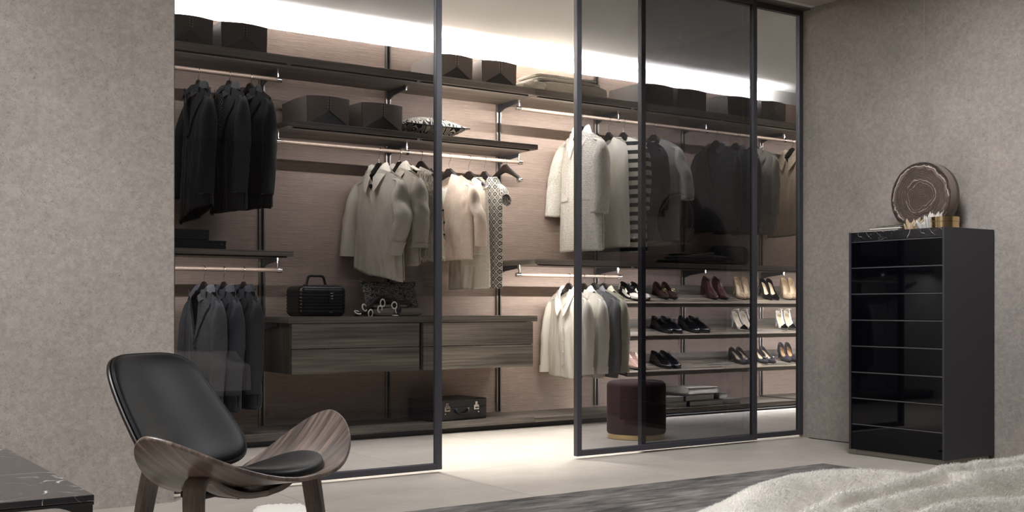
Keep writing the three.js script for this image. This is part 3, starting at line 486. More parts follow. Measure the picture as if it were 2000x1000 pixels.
function shoeShape(o) {
  const L = o.L ?? 0.265, key = (a, t) => { for (let i = 1; i < a.length; i++) if (t <= a[i][0]) { const k = sm((t - a[i - 1][0]) / (a[i][0] - a[i - 1][0])); return lerp(a[i - 1][1], a[i][1], k); } return a[a.length - 1][1]; };
  const end = (t) => Math.pow(clamp(t / (o.heelRound ?? 0.1)), 0.5) * Math.pow(clamp((1 - t) / (o.toeRound ?? 0.2)), o.toePow ?? 0.5);
  const w = (t) => key(o.w, t) * end(t), b = (t) => key(o.b, t), rim = (t) => key(o.rim, t), open = (t) => 1 - sstep(o.throat - 0.04, o.throat + 0.03, t), dome = (t) => key(o.dome, t) * Math.pow(end(t), 0.6);
  const pt = (t, q, grow = 0) => {                         // q: 0 right foot edge, over the top, 1 left foot edge
    const W = w(t), B = b(t), R = rim(t), op = open(t), wr = W * lerp(0.6, 0.82, op); let x, y;
    if (q < 0.32 || q > 0.68) { const k = q < 0.32 ? q / 0.32 : (1 - q) / 0.32, sd = q < 0.32 ? 1 : -1; x = sd * (lerp(W, wr, k * k) + 0.003 * Math.sin(k * PI)); y = B + R * Math.sin(k * PI / 2); }
    else { const k = (q - 0.32) / 0.36 * 2 - 1; x = -k * wr * (op > 0.5 ? 0.97 : 1); y = B + R + (1 - op) * dome(t) * (1 - k * k) - op * Math.max(0, R - 0.005) * (1 - Math.pow(Math.abs(k), 7)); }
    const out = grow ? V3(x, y - B - R * 0.3, 0).normalize() : null;
    return [x + (out ? out.x * grow : 0), y + (out ? out.y * grow : 0), t * L + (grow ? (t < 0.12 ? -grow : t > 0.85 ? grow : 0) : 0)];
  };
  const tt = (v) => 0.5 - 0.5 * Math.cos(v * PI);
  return { L, w, b, rim, pt, tt, open, patch: (t0, t1, q0, q1, grow, wave) => sheet(28, 12, (u, v) => { const q = lerp(q0, q1, u), a = wave ? wave(q) : 0; return pt(lerp(t0 + (t0 > 0.5 ? a : 0), t1 + (t0 < 0.5 ? a : 0), v), q, grow); }) };
}
function makeShoe(kind, label, group) {
  const t = thing('shoe', label, 'shoe', [0, 0, 0], 0, group);
  const flat = kind === 'oxford' || kind === 'spectator' || kind === 'derby';
  const lowHeel = kind === 'loafer';
  const H = { oxford: 0.03, derby: 0.028, spectator: 0.028, loafer: 0.035, bootie: 0.065, pump: 0.085, pointed: 0.075, tstrap: 0.085, bow: 0.04, dorsay: 0.06 }[kind];
  const o = {
    L: flat ? 0.285 : kind === 'pointed' || kind === 'bow' ? 0.265 : 0.25,
    w: flat ? [[0, 0.034], [0.35, 0.032], [0.68, 0.049], [0.9, 0.04], [1, 0.034]] : [[0, 0.027], [0.4, 0.026], [0.7, 0.04], [0.9, 0.028], [1, 0.02]],
    b: [[0, H + 0.004], [0.12, H], [flat ? 0.45 : 0.66, 0.009], [0.85, 0.008], [1, 0.014]],
    rim: { oxford: [[0, 0.064], [0.2, 0.05], [0.36, 0.064], [0.6, 0.042], [0.85, 0.028], [1, 0.014]], loafer: [[0, 0.062], [0.3, 0.042], [0.55, 0.038], [0.8, 0.03], [1, 0.014]], bootie: [[0, 0.085], [0.2, 0.07], [0.38, 0.085], [0.6, 0.05], [0.85, 0.03], [1, 0.014]], pump: [[0, 0.066], [0.35, 0.04], [0.65, 0.026], [0.85, 0.022], [1, 0.012]], dorsay: [[0, 0.075], [0.2, 0.05], [0.4, 0.012], [0.62, 0.028], [0.85, 0.024], [1, 0.012]], tstrap: [[0, 0.05], [0.14, 0.036], [0.3, 0.004], [0.6, 0.01], [0.72, 0.024], [0.85, 0.022], [1, 0.012]] }[{ derby: 'oxford', spectator: 'oxford', pointed: 'pump', bow: 'pump' }[kind] ?? kind],
    throat: { oxford: 0.34, derby: 0.34, spectator: 0.36, loafer: 0.55, bootie: 0.34, pump: 0.68, pointed: 0.7, bow: 0.72, tstrap: 0.7, dorsay: 0.64 }[kind],
    dome: [[0, 0.02], [0.4, 0.022], [0.7, 0.02], [0.9, 0.014], [1, 0.008]],
    toeRound: flat ? 0.22 : kind === 'pump' ? 0.2 : 0.3, toePow: kind === 'pointed' || kind === 'bow' || kind === 'tstrap' || kind === 'dorsay' ? 0.8 : 0.5,
  };
  const s = shoeShape(o), up = { oxford: S.black, derby: S.rose, spectator: S.black, loafer: S.brown, bootie: S.burgundy, pump: S.nude, pointed: S.black, tstrap: S.white, bow: S.greyDark, dorsay: S.greyDark }[kind];
  part(t, 'upper', sheet(48, 44, (u, v) => s.pt(s.tt(v), u)), up);
  const inM = flat || kind === 'loafer' || kind === 'bootie' ? S.darkIn : kind === 'dorsay' ? S.tan : S.insole;
  part(t, 'insole', sheet(16, 26, (u, v) => { const tq = lerp(0.02, o.throat - 0.03, v), p = s.pt(tq, 0.34 + 0.32 * u); return [p[0], p[1] + 0.0015, p[2]]; }), inM);
  const th = flat ? 0.008 : 0.004, hw = flat ? 0.004 : 0.001;
  part(t, 'sole', sheet(4, 40, (u, v) => { const q = s.tt(v), W = s.w(q) + hw, B = s.b(q), c = [[W, B], [W, B - th], [-W, B - th], [-W, B], [W, B]][Math.round(u * 4)]; return [c[0], Math.max(c[1], 0.0002), q * s.L + (v < 0.03 ? -hw : v > 0.97 ? hw : 0)]; }), kind === 'pump' || kind === 'tstrap' ? up : S.sole);
  if (flat || lowHeel) part(t, 'heel', sheet(24, 4, (u, v) => { const a = u * 2 * PI, W = s.w(0.16) + 0.001, z = 0.036 + 0.036 * Math.cos(a) * (Math.cos(a) > 0 ? 0.9 : 1), k = v; return [W * Math.sin(a) * (1 - 0.03 * k), lerp(H - th + 0.003, 0, k), z]; }, { closed: true }), S.sole);
  else part(t, 'heel', sheet(16, 14, (u, v) => { const a = u * 2 * PI, blk = kind === 'bootie', r = blk ? lerp(0.027, 0.022, v) : lerp(0.022, kind === 'bow' ? 0.011 : 0.0055, Math.pow(v, 0.45)), z = lerp(0.024, blk ? 0.024 : 0.017, v); return [r * Math.sin(a), lerp(H + 0.002, 0, v), z + r * (blk ? 1 : 1.05) * Math.cos(a)]; }, { closed: true }), up);
  if (flat || kind === 'bootie') {
    const n = 5; for (let k = 0; k < n; k++) { const q = o.throat + 0.03 + k * 0.045, a = s.pt(q, 0.42, 0.003), c = s.pt(q + 0.012, 0.5, 0.004), d = s.pt(q, 0.58, 0.003); part(t, 'lace', tube([a, c, d], 0.002, 10, 6), kind === 'oxford' ? S.laceBlack : kind === 'bootie' ? S.lace : kind === 'derby' ? S.white : S.laceBlack); }
    const q = o.throat + 0.02, c = s.pt(q, 0.5, 0.006);
    part(t, 'bow', tube([[c[0], c[1], c[2]], [c[0] + 0.022, c[1] + 0.008, c[2] + 0.004], [c[0] + 0.014, c[1] - 0.002, c[2] + 0.014], c, [c[0] - 0.022, c[1] + 0.008, c[2] + 0.004], [c[0] - 0.014, c[1] - 0.002, c[2] + 0.014], c], 0.0014, 40, 5), kind === 'bootie' ? S.lace : S.laceBlack);
    part(t, 'facing', merged([s.patch(o.throat - 0.02, o.throat + 0.24, 0.34, 0.45, 0.0022), s.patch(o.throat - 0.02, o.throat + 0.24, 0.55, 0.66, 0.0022)]), up);
    if (kind !== 'derby') part(t, 'toe_cap', s.patch(0.78, 0.998, 0.02, 0.98, 0.0018, kind === 'spectator' ? (x) => 0.05 * Math.cos((x - 0.5) * 14) : null), kind === 'spectator' ? S.pearl : up);
  }
  if (kind === 'spectator') for (const m of [0, 1]) { const Q = (q0, q1) => m ? [1 - q1, 1 - q0] : [q0, q1]; part(t, 'heel_counter', merged([s.patch(0.01, 0.05, ...Q(0.04, 0.3), 0.002), s.patch(0.1, 0.15, ...Q(0.04, 0.3), 0.002), s.patch(0.04, 0.12, ...Q(0.14, 0.2), 0.002)]), S.white); part(t, 'side_panel', merged([s.patch(0.3, 0.8, ...Q(0.03, 0.13), 0.002), s.patch(0.42, 0.62, ...Q(0.1, 0.25), 0.0021)]), S.white); }
  if (kind === 'loafer') { const c = s.pt(0.68, 0.5, 0.003); const g = new THREE.TorusGeometry(0.019, 0.0038, 8, 4); g.rotateZ(PI / 4); g.rotateX(-PI / 2 + 0.45); g.translate(...c); part(t, 'buckle', g, M.gold); part(t, 'strap', s.patch(0.63, 0.73, 0.1, 0.9, 0.0015), up); }
  if (kind === 'bow') { const c = s.pt(0.8, 0.5, 0.004); for (const sd of [-1, 1]) { const g = new THREE.SphereGeometry(1, 12, 8); g.scale(0.015, 0.005, 0.009); g.rotateZ(sd * 0.3); g.translate(c[0] + sd * 0.013, c[1] + 0.002, c[2]); part(t, 'bow_loop', g, up); } part(t, 'bow_knot', new THREE.SphereGeometry(0.006, 10, 8).translate(...c), M.chrome); }
  if (kind === 'tstrap') {
    part(t, 'toe_cap', s.patch(0.76, 0.998, 0.02, 0.98, 0.0016), S.black);
    const top = [0, s.b(0.12) + 0.078, 0.08], a = s.pt(0.72, 0.5, 0.001);
    part(t, 'instep_strap', sheet(2, 16, (u, v) => { const k = v, x = (u - 0.5) * 0.008; return [x, lerp(a[1], top[1], k) - 0.012 * Math.sin(k * PI), lerp(a[2], top[2], k)]; }), up);
    part(t, 'ankle_strap', tube(Array.from({ length: 16 }, (_, k) => { const q = k / 16 * 2 * PI; return [0.03 * Math.sin(q), s.b(0.12) + 0.062 + 0.016 * Math.cos(q), 0.04 + 0.04 * Math.cos(q)]; }), 0.0035, 48, 6, true), up);
  }
  return t;
}
{
  const shelfY = [[0.988, 0.888], [0.705, 0.638], [0.425, 0.36]];
  const pairs = [
    [0, 'spectator', 5.775, 5.88, 0.16, 'two-tone lace-up shoe', 'at the left end of the upper shelf'], [0, 'loafer', 6.12, 6.212, 0.2, 'brown shoe with a square gold buckle', 'on the upper shoe shelf'],
    [0, 'bootie', 6.65, 6.765, 0.18, 'burgundy heeled lace-up shoe', 'on the upper shoe shelf'], [0, 'pump', 7.02, 7.11, 0.36, 'beige high-heeled pump', 'beside the burgundy lace-ups'],
    [0, 'pointed', 7.335, 7.415, 0.34, 'black pointed pump', 'between two pairs of beige pumps'], [0, 'pump', 7.6, 7.685, 0.42, 'beige high-heeled pump', 'at the right end of the upper shoe shelf'],
    [1, 'oxford', 6.105, 6.203, 0.12, 'black polished lace-up shoe', 'leftmost on the middle shoe shelf'], [1, 'oxford', 6.398, 6.503, 0.12, 'black polished lace-up shoe', 'second on the middle shoe shelf'],
    [1, 'tstrap', 7.0, 7.1, 0.2, 'white black-toed strappy heel', 'beside the door stile'], [1, 'tstrap', 7.545, 7.645, 0.4, 'white black-toed strappy heel', 'at the right end of the middle shelf'],
    [2, 'derby', 5.785, 5.862, 0.22, 'rose metallic lace-up shoe', 'beside the olive shirt'], [2, 'oxford', 6.1, 6.196, 0.14, 'black polished lace-up shoe', 'on the lowest shoe shelf'],
    [2, 'bow', 6.975, 7.06, 0.22, 'dark grey bow pump', 'left of the door stile'], [2, 'bow', 7.252, 7.345, 0.26, 'dark grey bow pump', 'just right of the door stile'], [2, 'dorsay', 7.58, 7.665, 0.38, 'dark open-sided heel', 'at the right end of the lowest shelf'],
  ];
  const made = {};
  for (const [row, kind, xa, xb, turn, look, place] of pairs) [xa, xb].forEach((x, k) => {
    const [yb, yf] = shelfY[row], ang = Math.atan2(yb - yf, 0.43), g = 'pairs of shoes on the sloping shelves', label = `${look} ${place}, ${k ? 'right' : 'left'} of its pair`;
    const L = made[kind], z = -6.945, sp = L ? copyOf(L, [0, 0, 0], 0, label) : (made[kind] = makeShoe(kind, label, g));
    sp.userData.group = g; sp.position.set(x, yf + (FRONTZ - z) * Math.tan(ang) + 0.0032, z);
    sp.rotation.set(ang, 0, 0); sp.rotateY(-turn);
  });
}

// ---------------------------------------------------------------- things on the shelves
const swirl = tex(512, 512, 0.3, (u, v) => { const a = fbm(u, v, 5, 5, 2, 201) * 4 + 1.2 * Math.sin(u * 2 * PI * 2 + 3 * fbm(u, v, 3, 3, 2, 205)), k = Math.abs((a * 1.15) % 1 - 0.5) * 2; return k > 0.5 ? [214, 205, 188] : [22, 21, 22]; });
const tinyZig = tex(512, 512, 0.22, (u, v, i, j) => { const cx = Math.floor(u * 44), cy = Math.floor(v * 52), d = (cx + cy) % 4, r = h2(cx, cy, 78), n = fbm(u, v, 9, 9, 2, 77), e = fbm(u, v, 60, 60, 1, 79); return (d < 2) !== (r > 0.72) && e > 0.3 && n > 0.3 ? [178, 173, 162] : [38, 37, 38]; });
const terry = tex(256, 256, 0.1, (u, v) => grey(255 * fbm(u, v, 30, 30, 2, 3)), false);
const T = {
  boxFlap: phy({ color: 0x2b2623, roughness: 0.4, clearcoat: 0.2, clearcoatRoughness: 0.4 }), leatherBox: phy({ color: 0x736961, roughness: 0.55, clearcoat: 0.15, clearcoatRoughness: 0.5 }), leatherBoxDark: phy({ color: 0x4d4641, roughness: 0.55 }), stitch: std({ color: 0xcfc6b8, roughness: 0.6 }),
  swirl: std({ map: swirl, roughness: 0.85 }), zig: std({ map: tinyZig, roughness: 0.9 }), towel: std({ map: heather([250, 242, 230], 0.08, 301), bumpMap: terry, bumpScale: 0.004, roughness: 0.95 }), towel2: std({ map: heather([236, 225, 208], 0.1, 302), bumpMap: terry, bumpScale: 0.004, roughness: 0.95 }),
  caseBlack: phy({ color: 0x121216, roughness: 0.34, metalness: 0.5, clearcoat: 0.4, clearcoatRoughness: 0.3 }), blackLeather: phy({ color: 0x0e0e11, roughness: 0.4 }), foldGrey: std({ map: heather([118, 112, 102], 0.25, 303), roughness: 0.95 }), foldDark: std({ map: heather([72, 70, 68], 0.3, 304), roughness: 0.95 }),
  velvet: phy({ color: 0x3c2224, roughness: 0.75, sheen: 1, sheenColor: new THREE.Color(0.22, 0.13, 0.13), sheenRoughness: 0.35 }), page: std({ color: 0xcfc9bd, roughness: 0.9 }), bookGrey: std({ color: 0x77756f, roughness: 0.5 }), bookBlack: std({ color: 0x1d1d20, roughness: 0.4 }), bookPale: std({ color: 0xaca596, roughness: 0.6 }), ivory: std({ color: 0xe9e3d6, roughness: 0.3 }),
};
function softSlab(w, h, d, o = {}) {   // a rounded, slightly uneven folded slab standing on y = 0
  const ex = o.ex ?? 0.35, ez = o.ez ?? 0.22, sd = o.seed ?? ++seedN, am = o.am ?? 0.004, P = (c, e) => Math.sign(c) * Math.pow(Math.abs(c), e);
  return sheet(48, 30, (u, v) => {
    const a = u * 2 * PI, b = (v - 0.5) * PI, cz = P(Math.sin(b), ez), r = P(Math.cos(b), ez), x = P(Math.cos(a), ex) * r, y = P(Math.sin(a), o.ey ?? 0.75) * r;
    const n = am * 2 * (n2(x * 4 + 20, cz * 4 + y * 2 + 20, sd) - 0.5), sag = (o.sag ?? 0) * (1 - x * x);
    return [x * w / 2 + n, h / 2 + y * h / 2 + n * Math.abs(y) * (y > 0 ? 1 : 0.2) + sag * (y > 0 ? 1 : 0), cz * d / 2 + n, x * w / 2, cz * d / 2 + y * h / 2];
  }, { closed: true });
}
function cushionGeo(w, h, d) {         // lies in x-y, thick along z, with drawn-out corners
  return sheet(40, 80, (u, v) => {
    const side = v < 0.5 ? 1 : -1, k = v < 0.5 ? v * 2 : (1 - v) * 2, x = u * 2 - 1, y = k * 2 - 1, pinch = 1 - 0.10 * (1 - x * x) * y * y - 0.0, pinch2 = 1 - 0.10 * (1 - y * y) * x * x;
    const f = Math.pow(Math.max(0, 1 - Math.pow(Math.abs(x), 2.2)), 0.62) * Math.pow(Math.max(0, 1 - Math.pow(Math.abs(y), 2.2)), 0.62);
    return [x * w / 2 * pinch2, y * h / 2 * pinch, side * d / 2 * f + 0.004 * f * (n2(x * 5 + 9, y * 5 + 9, 31) - 0.5), x * w / 2, y * h / 2 + side * 0.07];
  });
}
function slabRR(w, d, r, h, y) { const s = new THREE.Shape(), a = w / 2, b = d / 2; s.moveTo(-a + r, -b); s.lineTo(a - r, -b); s.absarc(a - r, -b + r, r, -PI / 2, 0); s.lineTo(a, b - r); s.absarc(a - r, b - r, r, 0, PI / 2); s.lineTo(-a + r, b); s.absarc(-a + r, b - r, r, PI / 2, PI); s.lineTo(-a, -b + r); s.absarc(-a + r, -b + r, r, PI, 1.5 * PI); const g = plate(s, h, h * 0.3, 2, 8); g.rotateX(-PI / 2); g.translate(0, y, 0); return g; }
// leather storage boxes with an envelope-folded front
function storageBox(x0, x1, y, h, mat, label, o = {}) {
  const w = x1 - x0, d = 0.40, zf = -6.645, t = thing('storage_box', label, 'box', [(x0 + x1) / 2, y, zf - d / 2], o.turn ?? 0, 'leather storage boxes');
  const taper = (yy) => 1 - 0.035 * (1 - yy / h), front = (x, yy) => d / 2 + 0.014 * (1 - (2 * x / w) ** 2) * (0.4 + 0.6 * yy / h);
  const wall = (p, q, n) => sheet(n, 8, (u, v) => { const yy = v * h, x = lerp(p[0], q[0], u) * taper(yy), z = lerp(p[1], q[1], u); return [x, yy + (o.crown ?? 0.006) * Math.sin(u * PI) * v, z, u * w, yy]; });
  const W = w / 2, Dp = d / 2;
  part(t, 'body', merged([wall([-W, -Dp], [-W, Dp - 0.006], 6), wall([W, Dp - 0.006], [W, -Dp], 6), wall([W, -Dp], [-W, -Dp], 6), sheet(4, 4, (u, v) => [(u - 0.5) * w * 0.965, 0.002, (v - 0.5) * d]), sheet(12, 8, (u, v) => [(u - 0.5) * w * 0.985, h - 0.012 + 0.01 * Math.sin(u * PI), (v - 0.5) * d * 0.98])]), mat);
  part(t, 'front_panel', sheet(16, 8, (u, v) => { const yy = v * h, x = (u - 0.5) * w * taper(yy); return [x, yy + 0.006 * Math.sin(u * PI) * v, front(x, yy) - 0.006, x, yy]; }), T.boxFlap);
  for (const sd of [-1, 1]) part(t, 'front_flap', sheet(14, 12, (u, v) => { // outer edge u = 1, inner slanting edge u = 0
    const yy = v * h * 1.0, ya = h * 0.5, xin = yy < ya ? W * (1 - yy / ya) : 0.002, x = sd * lerp(Math.min(xin, W * 0.99), W, u) * taper(yy); return [x, yy + 0.006 * Math.cos(Math.min(1, Math.abs(x) / W) * PI / 2) * v, front(x, yy) + 0.001 * (1 - u), x, yy];
  }, { flip: sd < 0 }), mat);
  const dots = []; for (let k = 0; k < 4; k++) for (const sd of [-1, 1]) dots.push(cyl(0.0022, 0.0022, 0.004, 8, [sd * 0.009, h * (0.93 - k * 0.095), front(0, h * 0.8) + 0.002], [PI / 2, 0, 0]));
  part(t, 'stitches', merged(dots), T.stitch);
  return t;
}
const boxes = [[2.08, 2.358, 2.4245, 0.162, T.leatherBoxDark, 'dark leather storage box at the left end of the top shelf'], [2.408, 2.702, 2.4245, 0.162, T.leatherBoxDark, 'dark leather storage box second from the left on the top shelf'], [3.935, 4.203, 2.4245, 0.16, T.leatherBox, 'brown leather storage box crossed by the left door stile, top shelf'], [4.281, 4.572, 2.4245, 0.16, T.leatherBox, 'brown leather storage box beside the folded cream blankets'], [5.745, 6.068, 2.4245, 0.16, T.leatherBoxDark, 'leather storage box right of the blankets, crossed by a door stile'], [6.12, 6.424, 2.4245, 0.16, T.leatherBoxDark, 'leather storage box wholly behind both glass doors, right of another'], [6.665, 6.998, 2.4245, 0.16, T.leatherBoxDark, 'leather storage box touching the left side of the far door stile'], [7.06, 7.348, 2.4245, 0.16, T.leatherBoxDark, 'leather storage box at the right end of the top shelf'], [2.966, 3.262, 2.0245, 0.175, T.leatherBox, 'brown leather storage box on the left of the middle shelf'], [3.35, 3.65, 2.0245, 0.17, T.leatherBox, 'brown leather storage box between the other box and the patterned cushion']];
for (const b of boxes) storageBox(...b);
{
  // cushion on the middle shelf
  const c = thing('cushion', 'black and cream swirl patterned cushion lying on the middle shelf', 'cushion', [3.935, 2.0245, -6.83]);
  const g = cushionGeo(0.5, 0.36, 0.15); g.rotateX(-PI / 2); g.translate(0, 0.07, 0); part(c, 'cover', g, T.swirl);
  const e = tube([[-0.25, 0.07, 0.18], [0, 0.07, 0.162], [0.25, 0.07, 0.18]], 0.004, 30, 6); part(c, 'piping', e, M.black);
  // blankets on the top shelf
  const a = thing('folded_blanket', 'thick folded beige blanket at the bottom of the pile on the top shelf', 'blanket', [5.12, 2.4245, -6.8], 0, 'folded blankets'); part(a, 'cloth', softSlab(0.62, 0.085, 0.3, { am: 0.003, ex: 0.28, ey: 0.6 }), T.towel2);
  const b = thing('folded_blanket', 'thin folded cream blanket with rolled edges, on top of the pile', 'blanket', [5.07, 2.509, -6.8], 0, 'folded blankets');
  part(b, 'cloth', merged([softSlab(0.6, 0.026, 0.28, { am: 0.003, ex: 0.25 }), softSlab(0.58, 0.024, 0.27, { am: 0.003, ex: 0.25 }).translate(-0.02, 0.026, 0)]), T.towel);
  const d = thing('folded_blanket', 'white crumpled end of a blanket lying beside the pile', 'blanket', [4.75, 2.4245, -6.78], 0.1, 'folded blankets'); part(d, 'cloth', softSlab(0.2, 0.075, 0.26, { am: 0.008, ex: 0.8, ey: 1 }), T.towel);
  // flat black boxes on the short shelf
  for (const [x0, x1, y, h, lab] of [[1.95, 2.44, 1.2095, 0.052, 'wide flat black box lying on the short shelf'], [1.9, 2.335, 1.2625, 0.062, 'flat black box on top of the wider black box']]) {
    const f = thing('flat_box', lab, 'box', [(x0 + x1) / 2, y, -6.81], 0, 'flat black boxes'); part(f, 'body', box(x1 - x0, h, 0.32, { at: [0, h / 2, 0], r: 0.004 }), T.blackLeather);
    part(f, 'snap', cyl(0.009, 0.009, 0.005, 14, [(x1 - x0) / 2 - 0.03, h * 0.55, 0.161], [PI / 2, 0, 0]), M.chrome);
    part(f, 'lid', box(x1 - x0 + 0.003, 0.012, 0.323, { at: [0, h - 0.006, 0], r: 0.003 }), T.blackLeather);
  }
  // vanity case
  const v = thing('vanity_case', 'black ribbed hard vanity case with a top handle on the countertop', 'case', [3.115, 0.8005, -6.84], 0.0);
  const W = 0.325, Dp = 0.24, Hh = 0.198;
  part(v, 'shell', box(W, Hh, Dp, { at: [0, Hh / 2, 0], r: 0.034, seg: 5 }), T.caseBlack);
  for (let k = 0; k < 7; k++) part(v, 'rib', slabRR(W + 0.006, Dp + 0.006, 0.036, 0.012, 0.026 + k * 0.0215), T.caseBlack);
  part(v, 'seam_band', slabRR(W + 0.009, Dp + 0.009, 0.037, 0.008, 0.137), M.black);
  part(v, 'latch_plate', box(0.034, 0.085, 0.01, { at: [0.05, 0.128, Dp / 2 + 0.007], r: 0.003 }), M.black);
  for (let k = 0; k < 3; k++) part(v, 'dial', cyl(0.004, 0.004, 0.016, 10, [0.052, 0.115 + k * 0.017, Dp / 2 + 0.0125], [0, 0, PI / 2]), M.chrome);
  part(v, 'badge', box(0.024, 0.007, 0.003, { at: [0.05, 0.028, Dp / 2 + 0.003], r: 0.001 }), M.chrome);
  part(v, 'top_plate', box(0.17, 0.008, 0.09, { at: [0.04, Hh + 0.001, 0.045], r: 0.003 }), M.frame);
  part(v, 'handle', tube([[-0.07, Hh, 0], [-0.062, Hh + 0.03, 0], [-0.053, Hh + 0.056, 0], [-0.044, Hh + 0.064, 0], [0, Hh + 0.066, 0], [0.044, Hh + 0.064, 0], [0.053, Hh + 0.056, 0], [0.062, Hh + 0.03, 0], [0.07, Hh, 0]], 0.0085, 50, 10), T.blackLeather);
  for (const x of [-0.07, 0.07]) part(v, 'handle_mount', box(0.026, 0.014, 0.03, { at: [x, Hh + 0.004, 0], r: 0.004 }), M.black);
  // cushion leaning at the back of the counter
  const c2 = thing('cushion', 'small grey zigzag cushion leaning behind the folded knitwear on the counter', 'cushion', [3.70, 0.8005, -6.9], 0.1); const g2 = cushionGeo(0.47, 0.24, 0.14); g2.rotateX(-0.35); g2.translate(0, 0.128, 0); part(c2, 'cover', g2, T.zig);
  const k1 = thing('folded_knitwear', 'thick folded grey knit at the bottom of the pile on the counter', 'knitwear', [3.615, 0.8005, -6.73], 0, 'folded knitwear on the counter'); part(k1, 'cloth', softSlab(0.38, 0.055, 0.22, { am: 0.004, ex: 0.3 }), T.foldGrey);
  const k2 = thing('folded_knitwear', 'thin grey knit folded on top of the pile on the counter', 'knitwear', [3.56, 0.856, -6.73], 0, 'folded knitwear on the counter'); part(k2, 'cloth', softSlab(0.26, 0.02, 0.19, { am: 0.003, ex: 0.3 }), T.foldGrey);
  const k3 = thing('folded_knitwear', 'dark knit folded against the zigzag cushion', 'knitwear', [3.65, 0.8775, -6.76], 0, 'folded knitwear on the counter'); part(k3, 'cloth', softSlab(0.2, 0.03, 0.14, { am: 0.004, ex: 0.4 }), T.foldDark);
  // chain belts with rings draped over the pile
  const belt = (label, pts, rings) => {
    const t = thing('ring_belt', label, 'belt', [0, 0, 0], 0, 'black belts with pale rings'); for (let q = 0; q < 5; q++) part(t, 'cord', tube(pts.map(([x, y, z], n) => [x + 0.012 * Math.sin(q * 2.1 + n * 1.3), y + 0.008 * Math.cos(q * 1.7 + n) + 0.004 * q * Math.sin(n / (pts.length - 1) * PI), z + 0.014 * Math.cos(q * 2.4 + n * 0.7)]), 0.0065, 60, 7), T.blackLeather);
    for (const [x, y, z, rx, ry, r] of rings) { const g = new THREE.TorusGeometry((r ?? 0.02) * 0.92, 0.004, 10, 26); g.scale(1, 1.25, 1); g.rotateX(rx); g.rotateY(ry); g.translate(x, y, z); part(t, 'ring', g, T.ivory); }
  };
  belt('black corded belt with pale rings ending beside the vanity case', [[3.30, 0.812, -6.63], [3.34, 0.826, -6.64], [3.38, 0.852, -6.655], [3.43, 0.89, -6.67], [3.48, 0.913, -6.68], [3.53, 0.906, -6.69], [3.56, 0.89, -6.70]], [[3.31, 0.826, -6.625, -1.1, 0.2], [3.365, 0.857, -6.637, -0.3, 0.3], [3.405, 0.82, -6.63, 0.1, 0.3, 0.021]]);
  belt('black corded belt with pale rings lying over the folded knitwear', [[3.36, 0.83, -6.66], [3.40, 0.862, -6.645], [3.45, 0.905, -6.65], [3.50, 0.918, -6.66], [3.56, 0.906, -6.655], [3.59, 0.885, -6.625], [3.60, 0.845, -6.606], [3.60, 0.815, -6.608]], [[3.495, 0.888, -6.632, 0, 0.25, 0.021], [3.47, 0.848, -6.622, 0.1, 0.2, 0.019], [3.575, 0.872, -6.618, 0, -0.3, 0.019], [3.592, 0.84, -6.607, 0, 0.2, 0.018], [3.58, 0.806, -6.62, PI / 2, 0, 0.02]]);
  belt('black corded belt bunched between the vanity case and the knitwear', [[3.34, 0.812, -6.67], [3.38, 0.82, -6.70], [3.42, 0.85, -6.70], [3.46, 0.88, -6.71], [3.50, 0.893, -6.715]], []);
  // briefcase
  const bc = thing('briefcase', 'black hard briefcase with chrome locks on the low platform', 'briefcase', [4.115, 0.0785, -6.84], 0.14);
  part(bc, 'lower_shell', box(0.46, 0.085, 0.32, { at: [0, 0.0425, 0], r: 0.008, seg: 3 }), T.blackLeather); part(bc, 'lid', box(0.46, 0.058, 0.32, { at: [0, 0.116, 0], r: 0.008, seg: 3 }), T.blackLeather); part(bc, 'seam', box(0.455, 0.004, 0.315, { at: [0, 0.086, 0], r: 0.001 }), M.frame);
  for (const x of [-0.13, 0.13]) { const l = part(bc, 'lock', box(0.046, 0.034, 0.006, { at: [x, 0.083, 0.162], r: 0.002 }), M.chrome); part(l, 'hasp', box(0.022, 0.03, 0.005, { at: [x, 0.108, 0.162], r: 0.002 }), M.chrome); part(l, 'dials', box(0.026, 0.01, 0.003, { at: [x + 0.003, 0.08, 0.1655], r: 0.001 }), M.black); part(bc, 'stud', cyl(0.005, 0.005, 0.004, 10, [x * 1.15, 0.05, 0.162], [PI / 2, 0, 0]), M.chrome); }
  part(bc, 'handle', tube([[-0.055, 0.075, 0.163], [-0.05, 0.058, 0.175], [-0.02, 0.045, 0.18], [0.02, 0.045, 0.18], [0.05, 0.058, 0.175], [0.055, 0.075, 0.163]], 0.007, 30, 8), T.blackLeather);
  for (const x of [-0.055, 0.055]) part(bc, 'handle_stud', cyl(0.007, 0.007, 0.008, 12, [x, 0.077, 0.163], [PI / 2, 0, 0]), M.chrome);
  part(bc, 'corner_clasp', box(0.006, 0.022, 0.02, { at: [0.231, 0.09, 0.11], r: 0.001 }), M.chrome);
  // books on the low platform
  const book = (x0, x1, y, h, z, d, cover, label, turn = 0) => {
    const t = thing('book', label, 'book', [(x0 + x1) / 2, y, z], turn, 'large books on the low platform'), w = x1 - x0;
    part(t, 'cover', merged([box(w, 0.004, d, { at: [0, 0.002, 0], r: 0.001 }), box(w, 0.004, d, { at: [0, h - 0.002, 0], r: 0.001 }), box(0.004, h, d, { at: [-w / 2 + 0.002, h / 2, 0], r: 0.001 })]), cover);
    part(t, 'pages', box(w - 0.012, h - 0.009, d - 0.012, { at: [0.001, h / 2, 0], r: 0.001 }), T.page);
  };
  book(5.97, 6.222, 0.0685, 0.042, -6.8, 0.3, T.bookPale, 'pale book at the bottom of the left stack'); book(5.975, 6.225, 0.111, 0.042, -6.8, 0.3, T.bookGrey, 'grey book on top of the left stack');
